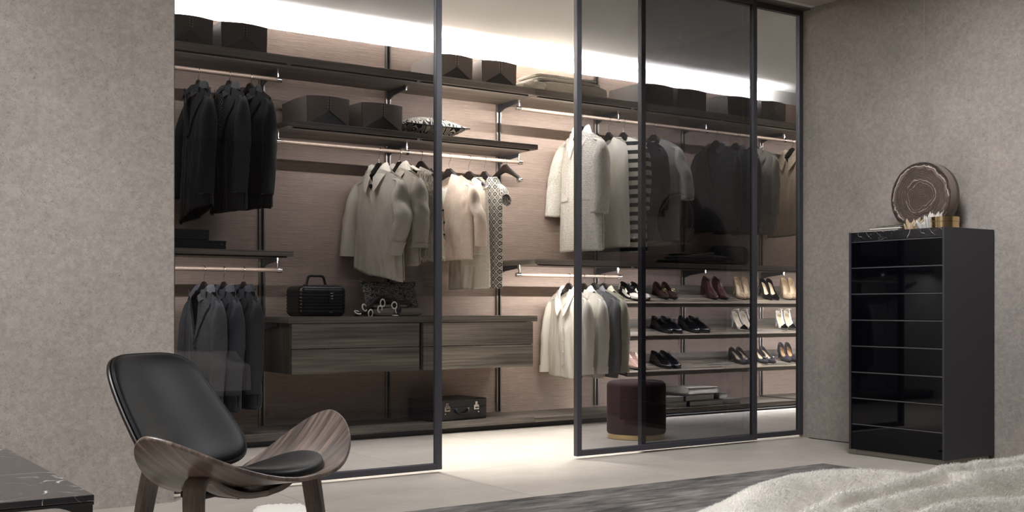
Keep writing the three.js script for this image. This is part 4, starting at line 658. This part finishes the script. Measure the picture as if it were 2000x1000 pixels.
  book(6.236, 6.61, 0.0685, 0.044, -6.79, 0.3, T.bookBlack, 'black book at the bottom of the middle stack'); book(6.18, 6.512, 0.113, 0.05, -6.79, 0.3, T.bookBlack, 'thick black book in the middle stack, second from below', 0.04);
  book(6.27, 6.6, 0.1635, 0.05, -6.83, 0.28, T.bookPale, 'pale book on top of the middle stack, highest of all'); book(6.64, 6.81, 0.0685, 0.044, -6.76, 0.24, T.bookGrey, 'grey book at the bottom right of the stacks'); book(6.63, 6.74, 0.113, 0.044, -6.84, 0.26, T.bookGrey, 'small grey book leaning level with the middle stack, behind the right one');
  // folded trousers and bolster on the shelf above the shoes
  const f1 = thing('folded_trousers', 'dark folded trousers at the bottom of the pile above the shoes', 'trousers', [6.43, 1.2065, -6.78], 0, 'folded trousers'); part(f1, 'cloth', softSlab(0.66, 0.042, 0.28, { am: 0.008, ex: 0.3 }), T.foldDark);
  const f2 = thing('folded_trousers', 'light grey folded trousers on top of the pile above the shoes', 'trousers', [6.45, 1.249, -6.78], 0, 'folded trousers'); part(f2, 'cloth', merged([softSlab(0.52, 0.03, 0.24, { am: 0.008, ex: 0.3 }), softSlab(0.36, 0.022, 0.2, { am: 0.01, ex: 0.3 }).translate(-0.06, 0.03, 0)]), T.foldGrey);
  const bo = thing('bolster', 'dark grey bolster cushion with a gathered end, behind the folded trousers', 'cushion', [6.78, 1.2065, -6.93]);
  part(bo, 'cover', sheet(40, 30, (u, v) => { const a = u * 2 * PI, k = v, e = k < 0.25 ? Math.sin(k / 0.25 * PI / 2) : k > 0.75 ? Math.sin((1 - k) / 0.25 * PI / 2) : 1, pl = k < 0.24 || k > 0.76 ? 1 + 0.05 * Math.sin(a * 18) * (1 - e) : 1, r = 0.088 * Math.max(0.05, e) * pl; return [k < 0.25 ? lerp(0, 0.03, 1 - Math.cos(k / 0.25 * PI / 2)) : k > 0.75 ? 0.36 - lerp(0, 0.03, 1 - Math.cos((1 - k) / 0.25 * PI / 2)) : lerp(0.03, 0.33, (k - 0.25) / 0.5), 0.088 + r * Math.sin(a), r * Math.cos(a), u * 0.55, k * 0.4]; }, { closed: true }), T.foldDark);
  part(bo, 'button', new THREE.SphereGeometry(0.012, 12, 8).translate(0.004, 0.088, 0), T.foldDark);
  // pouf
  const po = thing('pouf', 'round burgundy velvet pouf with a brass base', 'pouf', [4.895, 0, -5.72]);
  const prof = [[0.001, 0.382], [0.1, 0.38], [0.16, 0.377], [0.18, 0.37], [0.191, 0.358], [0.1945, 0.342], [0.1945, 0.16], [0.1955, 0.155], [0.1935, 0.15], [0.1945, 0.145], [0.1945, 0.045], [0.188, 0.032]].map((p) => new THREE.Vector2(...p));
  part(po, 'seat', new THREE.LatheGeometry(prof, 72), T.velvet); part(po, 'base_ring', new THREE.LatheGeometry([[0.17, 0.001], [0.187, 0.001], [0.1885, 0.003], [0.1885, 0.035], [0.187, 0.037], [0.17, 0.037]].map((p) => new THREE.Vector2(...p)), 72), M.gold);
}

// ---------------------------------------------------------------- the bedroom
const B = {
  marble: phy({ map: tex(1024, 1024, 0.9, (u, v) => {
    const wx = 0.16 * (fbm(u, v, 4, 4, 4, 401) - 0.5), wy = 0.16 * (fbm(u, v, 4, 4, 4, 402) - 0.5), x = u + wx + 1, y = v + wy + 1; let k = 0;
    for (let n = 0; n < 5; n++) { const fx = 3 + n * 3, fy = 2 + n * 3, q = vn((x % 1) * fx, (y % 1) * fy, fx, fy, 410 + n), d = Math.abs(q - 0.5), th = 0.011, m = fbm(u, v, 9, 9, 3, 420 + n); if (d < th && m > 0.5) k = Math.max(k, (1 - d / th) * (m - 0.5) * 7); }
    const c = fbm(u, v, 6, 6, 4, 430); k = clamp(k); return [lerp(24 + 14 * c, 205, k), lerp(24 + 14 * c, 198, k), lerp(27 + 14 * c, 186, k)];
  }), roughness: 0.16, clearcoat: 0.4, clearcoatRoughness: 0.1 }),
  gloss: phy({ color: 0x05060a, roughness: 0.03, ior: 1.3 }), panel: std({ color: 0x36363b, roughness: 0.55 }), lip: std({ color: 0x8d8b90, roughness: 0.35, metalness: 0.6 }), plinth: std({ color: 0x8b867c, roughness: 0.4, metalness: 0.5 }),
  walnut: phy({ map: woodTex([0.5, 0.25], [52, 44, 40], [134, 117, 105], 501, 30), roughness: 0.32, clearcoat: 0.2, clearcoatRoughness: 0.3 }), chairLeather: phy({ color: 0x060608, specularIntensity: 0.4, roughness: 0.42, bumpMap: tex(256, 256, 0.05, (u, v) => grey(128 + 110 * (fbm(u, v, 36, 36, 2, 55) - 0.5)), false), bumpScale: 0.0003 }),
  rug: std({ map: tex(1024, 1024, [1.1, 0.9], (u, v, i, j) => { const s = fbm(u, v, 9, 34, 4, 601), b = fbm(u, v, 4, 8, 3, 605), f = h2(i, j, 6), g = 0.64 + 0.6 * (s - 0.5) + 0.4 * (b - 0.5) + 0.25 * (f - 0.5); return [172 * g, 165 * g, 158 * g]; }), bumpMap: tex(512, 512, 0.2, (u, v) => grey(255 * fbm(u, v, 60, 90, 2, 61)), false), bumpScale: 0.003, roughness: 1 }),
  furWhite: phy({ map: heather([240, 235, 225], 0.08, 701), roughness: 1, sheen: 0.6, sheenColor: new THREE.Color(0.8, 0.78, 0.74), sheenRoughness: 0.6 }), furStrand: phy({ color: 0xf3eee4, roughness: 0.95 }), bedding: std({ map: heather([120, 116, 112], 0.2, 702), roughness: 0.95 }), throwKnit: std({ map: heather([150, 146, 140], 0.5, 703), bumpMap: bouclB, bumpScale: 0.02, roughness: 1 }),
  agate: phy({ map: tex(1024, 1024, 1, (u, v) => {
    const x = (u - 0.5) * 2, y = (v - 0.5) * 2, a = Math.atan2(y, x), wob = 0.16 * (fbm(u, v, 5, 5, 3, 801) - 0.5), r0 = Math.hypot(x, y);
    const inner = 0.42 + 0.13 * Math.sin(a * 2 + 0.6) + 0.07 * Math.sin(a * 3 + 1.2) + 0.05 * Math.sin(a * 5); const r = r0 < 0.7 ? r0 / (inner / 0.45) * sstep(0.7, 0, r0) + r0 * sstep(0, 0.7, r0) : r0, q = r + wob + 0.05 * (fbm(u, v, 22, 22, 3, 7) - 0.5) + 0.003 * Math.sin(a * 31 + fbm(u, v, 6, 6, 2, 5) * 9);
    let g = 86 + 16 * Math.sin(q * 95) + 14 * Math.sin(q * 260) + 26 * (fbm(u, v, 8, 8, 3, 805) - 0.5); let w = 0; for (const [c, t, m] of [[0.90, 0.016, 1], [0.845, 0.009, 0.7], [0.50, 0.012, 0.8], [0.41, 0.008, 0.6], [0.70, 0.005, 0.3], [0.62, 0.004, 0.3]]) w = Math.max(w, m * clamp(1.3 - Math.abs(q - c) / t) * sstep(0.28, 0.5, fbm(u, v, 12, 12, 2, 811 + c * 10)));
    if (Math.abs(q - 0.96) < 0.02) g *= 0.6; w = clamp(w); return [lerp(g * 0.92, 205, w), lerp(g * 0.79, 190, w), lerp(g * 0.71, 178, w)];
  }), roughness: 0.4 }), agateRim: std({ map: heather([124, 113, 104], 0.14, 820), roughness: 0.6 }),
  quartz: phy({ color: 0xf2efe8, roughness: 0.12, transmission: 0.55, thickness: 0.03, ior: 1.5, attenuationColor: new THREE.Color(0.9, 0.86, 0.8), attenuationDistance: 0.08 }), amber: phy({ color: 0xb09c80, roughness: 0.25, clearcoat: 0.5 }),
};
// chest of eight glossy drawers against the right wall
{
  const x0 = 5.375, x1 = 5.828, z0 = -4.372, z1 = -3.736, H = 1.294, c = thing('chest_of_drawers', 'tall narrow chest of glossy black glass drawers with a dark marble top', 'chest');
  part(c, 'side_panel', span(x0 - 0.006, x1, 0.03, H + 0.001, z1 - 0.012, z1, { r: 0.0012 }), B.panel); part(c, 'side_panel', span(x0 - 0.006, x1, 0.03, H + 0.001, z0, z0 + 0.012, { r: 0.0012 }), B.panel);
  part(c, 'carcass', span(x0 + 0.024, x1, 0.031, 1.242, z0 + 0.012, z1 - 0.012, { r: 0 }), M.black);
  const fine = B.marble.clone(); fine.map = B.marble.map.clone(); fine.map.repeat.set(1 / 0.42, 1 / 0.3); fine.map.needsUpdate = true;
  part(c, 'marble_top', span(x0, x1, 1.244, H, z0 + 0.0125, z1 - 0.0125, { r: 0.0015, grain: 'z' }), fine);
  part(c, 'plinth', span(x0 + 0.022, x1 - 0.02, 0, 0.03, z0 + 0.03, z1 - 0.02, { r: 0.001 }), B.plinth);
  const h = (1.2425 - 0.031) / 8;
  for (let k = 0; k < 8; k++) { const y = 0.031 + k * h, d = part(c, 'drawer', span(x0 + 0.001, x0 + 0.022, y + 0.001, y + h - 0.007, z0 + 0.0135, z1 - 0.0135, { r: 0.0012, seg: 2 }), B.gloss); part(d, 'grip_edge', span(x0 + 0.004, x0 + 0.02, y + h - 0.006, y + h - 0.001, z0 + 0.0135, z1 - 0.0135, { r: 0.001 }), B.lip); }
  // stone disc on its thin cord
  const dk = thing('stone_disc', 'large round slice of banded brown stone standing on the chest against the wall', 'sculpture', [5.62, 1.4945, -4.068]);
  const face = new THREE.CircleGeometry(0.2, 80); face.rotateY(-PI / 2); part(dk, 'face', face, B.agate);
  const pr = [[0.2, 0], [0.2005, 0.004], [0.2, 0.05], [0.196, 0.088], [0.001, 0.09]].map((p) => new THREE.Vector2(...p)), lg = new THREE.LatheGeometry(pr, 80); lg.rotateZ(-PI / 2); part(dk, 'rim', lg, B.agateRim);
  const w = thing('hanging_cord', 'thin pale cord running from the ceiling to the stone disc', 'cord', [5.655, 1.695, -4.068]); part(w, 'cord', cyl(0.0016, 0.0016, CEIL - 1.695, 8, [0, (CEIL - 1.695) / 2, 0]), std({ color: 0x8d857b })); part(w, 'ceiling_cap', cyl(0.02, 0.02, 0.01, 20, [0, CEIL - 1.70, 0]), M.white);
  const gb = thing('round_box', 'round polished brass box with a lid', 'box', [5.495, 1.2945, -3.822]); part(gb, 'base', cyl(0.076, 0.076, 0.034, 64, [0, 0.017, 0]), M.gold); part(gb, 'lid', cyl(0.0775, 0.0775, 0.026, 64, [0, 0.0485, 0]), M.gold);
  // crystal cluster
  const cr = thing('crystal_cluster', 'cluster of clear and amber quartz crystals', 'crystal', [5.46, 1.2945, -3.935]), R = rng(321);
  const prism = (x, z, h2_, r, tx, tz) => { const a = new THREE.CylinderGeometry(r * 0.94, r, h2_ * 0.7, 6), b = new THREE.CylinderGeometry(0.0005, r * 0.94, h2_ * 0.3, 6); a.translate(0, h2_ * 0.35, 0); b.translate(0, h2_ * 0.85, 0); const g = mergeGeometries([a, b]); g.rotateY(R() * 3); g.rotateX(tx); g.rotateZ(tz); g.translate(x, 0, z); return g.toNonIndexed(); };
  for (let k = 0; k < 16; k++) { const z = -0.005 + R() * 0.105, x = -0.03 + R() * 0.06; const g = prism(x, z, 0.04 + R() * 0.065, 0.010 + R() * 0.009, (z - 0.05) * 9 * (0.6 + R() * 0.5), -x * 12); g.computeVertexNormals(); part(cr, 'crystal', g, B.quartz); }
  for (let k = 0; k < 26; k++) { const z = -0.105 + R() * 0.1, x = -0.03 + R() * 0.06; const g = prism(x, z, 0.03 + R() * 0.05, 0.006 + R() * 0.006, (z + 0.055) * 10 + R() * 0.4, -x * 14); g.computeVertexNormals(); part(cr, 'amber_crystal', g, B.amber); }
  const bk = (za, zb, y, h2_, m, lab, x = 5.5) => { const t = thing('magazine', lab, 'magazine', [x, y, (za + zb) / 2], 0.03, 'magazines on the chest'); part(t, 'cover', merged([box(0.2, 0.002, zb - za, { at: [0, 0.001, 0], r: 0 }), box(0.2, 0.002, zb - za, { at: [0, h2_ - 0.001, 0], r: 0 })]), m); part(t, 'pages', box(0.197, h2_ - 0.004, zb - za - 0.004, { at: [0, h2_ / 2, 0], r: 0 }), T.page); };
  bk(-4.30, -4.06, 1.2945, 0.009, std({ color: 0x3a2f2c, roughness: 0.4 }), 'brown magazine at the bottom of the pile on the chest'); bk(-4.26, -4.05, 1.304, 0.014, std({ color: 0x5a4f4a, roughness: 0.4 }), 'thick grey-brown magazine in the middle of the pile on the chest', 5.51); bk(-4.22, -4.04, 1.3185, 0.007, M.black, 'thin black magazine on top of the pile on the chest', 5.52);
}
// marble table
{
  const t = thing('low_table', 'low table with a black veined marble top on a thin metal frame', 'table');
  part(t, 'marble_top', span(-0.35, 0.80, 0.332, 0.35, -4.86, -3.19, { r: 0.002, grain: 'z' }), B.marble);
  part(t, 'frame', merged([span(-0.35, 0.80, 0.322, 0.331, -3.22, -3.192), span(-0.35, 0.80, 0.322, 0.331, -4.858, -4.83), span(-0.348, -0.32, 0.322, 0.331, -4.83, -3.22), span(0.77, 0.798, 0.322, 0.331, -4.83, -3.22)]), M.black);
  for (const [x, s] of [[0.799, -1], [-0.349, 1]]) for (const z of [-3.213, -4.839]) { const sh = new THREE.Shape(); sh.moveTo(0, 0.322); sh.lineTo(s * 0.12, 0.322); sh.quadraticCurveTo(s * 0.034, 0.318, s * 0.03, 0.26); sh.lineTo(s * 0.02, 0); sh.lineTo(0, 0); sh.lineTo(0, 0.322); const g = plate(sh, 0.022, 0.001); g.translate(x, 0.0005, z - 0.011); part(t, 'leg', g, M.black); }
}
// shell chair: local x forward, z to the side nearer the camera
{
  const c = thing('shell_chair', 'three-legged walnut shell chair with black leather back and seat pads', 'chair', [1.31, 0, -3.342], -58.7 * PI / 180);
  const yS = (a, b) => 0.322 + 0.19 * Math.pow(Math.abs(b) / 0.445, 2.1) + 0.15 * a * (1 - 0.6 * Math.min(1, Math.abs(b) / 0.445)) + 0.05 * Math.max(0, a) ** 2;
  const ring = (f, k) => { const cs = Math.cos(f), sn = Math.sin(f), b = 0.44 * k * cs; const A = 0.225 * Math.pow(Math.abs(sn), 1.12) * Math.sign(sn), taper = 1 - 0.34 * Math.pow(Math.abs(cs) * k, 2.2) * 0 ; return [0.015 + A * k * taper - 0.03 * cs * cs * k, b]; };
  const nrm = (a, b) => { const e = 0.004, dx = (yS(a + e, b) - yS(a - e, b)) / (2 * e), db = (yS(a, b + e) - yS(a, b - e)) / (2 * e); return V3(-dx, 1, -db).normalize(); };
  const disc = (fn, n = 72, m = 20, flip = false) => sheet(n, m, (u, v) => fn(u * 2 * PI, v), { closed: true, flip });
  const th = 0.013, surf = (f, k, off, extra = 0) => { const [a, b] = ring(f, k), n = nrm(a, b), y = yS(a, b); return [a + n.x * (off + extra), y + n.y * (off + extra), -(b + n.z * (off + extra)), b, a]; };
  part(c, 'seat_shell', merged([disc((f, v) => surf(f, v, 0), 96, 26, true), disc((f, v) => surf(f, v, -th), 96, 26), disc((f, v) => { const q = v * PI; const p = surf(f, 1 + 0.008 * Math.sin(q), -th / 2 + Math.cos(q) * th / 2); return p; }, 96, 4)]), B.walnut);
  const pad = (f, v) => { const k = v < 0.8 ? v / 0.8 : 1, a = 0.035 + 0.165 * k * Math.sin(f), b = 0.235 * k * Math.cos(f), n = nrm(a, b), top = 0.03 * Math.pow(Math.max(0, 1 - k ** 3.4), 0.5) + 0.012, off = v < 0.8 ? 0.004 + top : 0.004 + top * (1 - (v - 0.8) / 0.2); return [a + n.x * off, yS(a, b) + n.y * off, -(b + n.z * off), b, a]; };
  part(c, 'seat_pad', disc(pad, 64, 24), B.chairLeather);
  // backrest: w runs from the bottom edge (0) to the top (1)
  const bk = (b, w) => { const hw = b / 0.22; return [-0.205 - 0.245 * w - 0.014 * Math.sin(w * PI) + 0.045 * hw * hw, 0.348 + 0.36 * w, -b]; };
  const sq = (f, k, e = 0.47) => { const P = (t) => Math.sign(t) * Math.pow(Math.abs(t), e), cs = P(Math.cos(f)), sn = P(Math.sin(f)), w = 0.5 + 0.5 * sn * k, hw = lerp(0.243, 0.207, sstep(0.1, 1, w)); return [hw * cs * k, w]; };
  const bn = (b, w) => { const e = 0.01, p = V3(...bk(b, w)), d1 = V3(...bk(b + e, w)).sub(p), d2 = V3(...bk(b, w + e)).sub(p), n = d2.cross(d1).normalize(); return n.x < 0 ? n.negate() : n; };
  const bs = (f, k, off) => { const [b, w] = sq(f, k), n = bn(b, w), p = bk(b, w); return [p[0] + n.x * off, p[1] + n.y * off, p[2] + n.z * off, w * 0.36, b]; };
  part(c, 'back_shell', merged([disc((f, v) => bs(f, v, -0.012), 96, 20), disc((f, v) => bs(f, v, 0), 96, 20, true), disc((f, v) => { const q = v * PI; return bs(f, 1 + 0.012 * Math.sin(q), -0.006 + 0.006 * Math.cos(q)); }, 96, 4)]), M.darkWood);
  part(c, 'back_pad', disc((f, v) => { const k = v < 0.82 ? v / 0.82 * 0.975 : 0.975, top = 0.016 * Math.pow(Math.max(0, 1 - (k / 0.976) ** 5), 0.5) + 0.008, off = v < 0.82 ? 0.001 + top : 0.001 + top * (1 - (v - 0.82) / 0.18); return bs(f, k, off); }, 96, 30), B.chairLeather);
  const welt = []; for (let k = 0; k < 72; k++) { const p = bs(k / 72 * 2 * PI, 0.985, 0.006); welt.push([p[0], p[1], p[2]]); } part(c, 'piping', tube(welt, 0.0035, 200, 6, true), B.chairLeather);
  // a bent laminated strip: path in (x, y, z), width direction and half sizes
  const strip = (pts, wd, hw, hh, tw = 1) => { const cv = new THREE.CatmullRomCurve3(pts.map((p) => V3(...p)), false, 'centripetal'), W = V3(...wd).normalize(); return sheet(8, 40, (u, v) => { const p = cv.getPointAt(v), tg = cv.getTangentAt(v), n = tg.clone().cross(W).normalize(), h = hw * lerp(1, tw, v), cs = [[1, 0.8], [0.85, 1], [-0.85, 1], [-1, 0.8], [-1, -0.8], [-0.85, -1], [0.85, -1], [1, -0.8], [1, 0.8]][Math.round(u * 8)]; return [p.x + W.x * h * cs[0] + n.x * hh * cs[1], p.y + W.y * h * cs[0] + n.y * hh * cs[1], p.z + W.z * h * cs[0] + n.z * hh * cs[1], v * 0.6, u * 0.1]; }); };
  for (const s of [1, -1]) part(c, 'leg', strip([[0.02, 0.29, 0], [0.015, 0.298, s * 0.10], [0.01, 0.33, s * 0.19], [0.01, 0.362, s * 0.245], [0.011, 0.357, s * 0.272], [0.013, 0.325, s * 0.285], [0.03, 0.18, s * 0.30], [0.055, 0.0025, s * 0.315]], [1, 0, 0], 0.040, 0.0105, 0.72), B.walnut);
  part(c, 'leg', strip([[-0.02, 0.285, 0], [-0.16, 0.29, 0], [-0.30, 0.345, 0], [-0.352, 0.37, 0], [-0.385, 0.355, 0], [-0.40, 0.32, 0], [-0.44, 0.16, 0], [-0.475, 0.0025, 0]], [0, 0, 1], 0.048, 0.013, 0.6), B.walnut);
  part(c, 'back_support', strip([[-0.05, 0.285, 0], [-0.18, 0.30, 0], [-0.265, 0.36, 0], [-0.325, 0.45, 0], [-0.375, 0.53, 0]], [0, 0, 1], 0.05, 0.011), B.walnut);
  part(c, 'mounting_block', box(0.09, 0.024, 0.10, { at: [-0.12, 0.292, 0.09], r: 0.008 }), M.darkWood);
}
// rug, hide
{
  const r = thing('rug', 'dark grey streaked silky rug on the stone floor', 'rug'); part(r, 'pile', span(2.25, 4.868, 0.0, 0.013, -4.135, -1.82, { r: 0.005, seg: 2, grain: 'x' }), B.rug);
  const h = thing('hide_rug', 'small white fur rug with a ragged edge under the chair', 'rug'), P = [[1.80, -4.57], [1.85, -4.64], [1.93, -4.64], [2.01, -4.585], [2.0, -4.45], [1.97, -4.34], [1.98, -4.15], [1.86, -3.95], [1.78, -3.78], [1.6, -3.72], [1.45, -3.85], [1.5, -4.05], [1.58, -4.22], [1.70, -4.36]], cv = new THREE.CatmullRomCurve3(P.map((p) => V3(p[0], 0, p[1])), true), R = rng(5);
  part(h, 'fur', sheet(220, 14, (u, v) => { const p = cv.getPoint(u), c = V3(1.8, 0, -4.2), k = Math.min(1, v), rag = 1 + 0.05 * (n1(u * 150, 9) - 0.5) * 2; return [lerp(c.x, p.x, k * (k > 0.9 ? rag : 1)), 0.002 + 0.016 * Math.pow(1 - k ** 6, 0.5) + 0.004 * (n2(p.x * 90 * k, p.z * 90 * k + 900, 4) - 0.5) * (1 - k ** 8), lerp(c.z, p.z, k * (k > 0.9 ? rag : 1)), p.x * k, p.z * k]; }, { closed: true, flip: false }), B.furWhite);
}
// bed with a white fur blanket
{
  const b = thing('bed', 'wide upholstered grey bed under the white fur blanket', 'bed');
  part(b, 'base', span(1.02, 3.3, 0.06, 0.26, -1.72, 0.35, { r: 0.02, seg: 3 }), B.bedding); part(b, 'mattress', span(1.0, 3.3, 0.262, 0.40, -1.75, 0.36, { r: 0.05, seg: 4 }), B.bedding); part(b, 'headboard', span(3.302, 3.42, 0.0, 0.95, -1.85, 0.45, { r: 0.05, seg: 4 }), B.bedding);
  for (const [x, z] of [[1.15, -1.6], [1.15, 0.2], [3.15, -1.6], [3.15, 0.2]]) part(b, 'foot', cyl(0.025, 0.02, 0.06, 16, [x, 0.03, z]), M.black);
  const bl = thing('fur_blanket', 'thick white fur blanket lying in long folds on the bed', 'blanket');
  const RIDGES = [[0.075, 0.06, 0.11, [[1.2, -1.42], [1.5, -1.5], [1.72, -1.6], [1.87, -1.65], [1.99, -1.64], [2.08, -1.58], [2.2, -1.46]]], [0.085, 0.05, 0.075, [[1.2, -1.36], [1.63, -1.40], [1.83, -1.43], [1.98, -1.47], [2.21, -1.53], [2.37, -1.55], [2.5, -1.53], [3.3, -1.48]]], [0.082, 0.035, 0.09, [[1.2, -1.30], [1.54, -1.33], [1.67, -1.34], [1.84, -1.36], [2.06, -1.41], [2.25, -1.44], [2.45, -1.45], [3.3, -1.35]]], [0.08, 0.05, 0.10, [[1.2, -1.2], [1.7, -1.23], [1.9, -1.25], [2.13, -1.21], [3.3, -1.1]]], [0.07, 0.07, 0.12, [[1.0, -0.9], [2, -0.95], [3.3, -0.8]]], [0.06, 0.08, 0.14, [[1.0, -0.5], [3.3, -0.45]]], [0.05, 0.08, 0.14, [[1.0, 0.0], [3.3, -0.1]]]];
  const hf = (x, z) => {
    let y = 0.424; const fade = sstep(1.35, 1.75, x);
    RIDGES.forEach(([h, wf, wn, P], n) => { let i = 0; while (i < P.length - 2 && x > P[i + 1][0]) i++; const k = clamp((x - P[i][0]) / (P[i + 1][0] - P[i][0])), zr = lerp(P[i][1], P[i + 1][1], sm(k) * 0.5 + k * 0.5), d = z - zr, q = d > 0 ? d / wn : d / (wf + (n === 0 ? 0.06 : 0)); y = Math.max(y, 0.424 + h * (n < 4 ? lerp(0.25, 1, fade) : 1) * Math.exp(-Math.pow(Math.abs(q), 1.7))); });
    return y + 0.014 * (n2(x * 5 + 50, z * 5 + 50, 71) - 0.5) + 0.007 * (n2(x * 17 + 50, z * 17 + 50, 72) - 0.5);
  };
  const edge = (x) => -1.80 - 0.03 * Math.sin(x * 3);
  const pt = (u, v) => { const x = lerp(1.02, 3.28, u), e = edge(x), t = v * 2.35; let z, y; if (t < 0.16) { const k = t / 0.16; z = e - 0.012 * (1 - k); y = lerp(0.22, hf(x, e) - 0.02, k); } else { z = e + (t - 0.16); const k = clamp((z - e) / 0.09); y = hf(x, Math.min(z, 0.38)) - 0.03 * (1 - Math.sqrt(1 - (1 - k) ** 2)); } if (u < 0.012) y -= 0.03; return [x, y, z, x, z]; };
  part(bl, 'cloth', sheet(200, 200, pt), B.furWhite);
  const R = rng(77), pos = [], idx = [];
  for (let k = 0; k < 200000; k++) {
    const u = 0.15 + 0.75 * R(), v = R() * 0.36, p = V3(...pt(u, v).slice(0, 3)), q = V3(...pt(Math.min(1, u + 0.004), v).slice(0, 3)), q2 = V3(...pt(u, Math.min(1, v + 0.004)).slice(0, 3)), n = q2.sub(p).cross(q.sub(p)).normalize(); if (n.y < 0 && n.z > 0) n.negate(); if (n.y < -0.2) n.negate();
    const L = 0.003 + 0.004 * R(), d = n.multiplyScalar(1).add(V3((R() - 0.5) * 1.2 + 0.3, (R() - 0.5) * 0.6, (R() - 0.5) * 1.2 + 0.2)).normalize(), w = 0.0003 + 0.0002 * R(), s1 = V3(R() - 0.5, R() - 0.5, R() - 0.5).cross(d).normalize(), s2 = s1.clone().cross(d), b0 = pos.length / 3;
    for (let c = 0; c < 3; c++) { const r = p.clone().addScaledVector(s1, w * Math.cos(c * 2.094)).addScaledVector(s2, w * Math.sin(c * 2.094)); pos.push(r.x, r.y, r.z); } const tip = p.clone().addScaledVector(d, L); pos.push(tip.x, tip.y, tip.z); idx.push(b0, b0 + 1, b0 + 3, b0 + 1, b0 + 2, b0 + 3, b0 + 2, b0, b0 + 3);
  }
  const g = new THREE.BufferGeometry(); g.setAttribute('position', new THREE.Float32BufferAttribute(pos, 3)); g.setIndex(idx); g.computeVertexNormals(); part(bl, 'fur', g, B.furStrand).userData.kind = 'stuff';
  const pl = thing('pillow', 'grey pillow against the headboard, seen only mirrored in the left glass door', 'pillow', [3.12, 0.40, -1.2]); const pg = cushionGeo(0.6, 0.42, 0.18); pg.rotateY(-PI / 2); pg.rotateZ(-0.35); pg.translate(0, 0.25, 0); part(pl, 'cover', pg, B.bedding);
}

renderer.render(scene, camera);
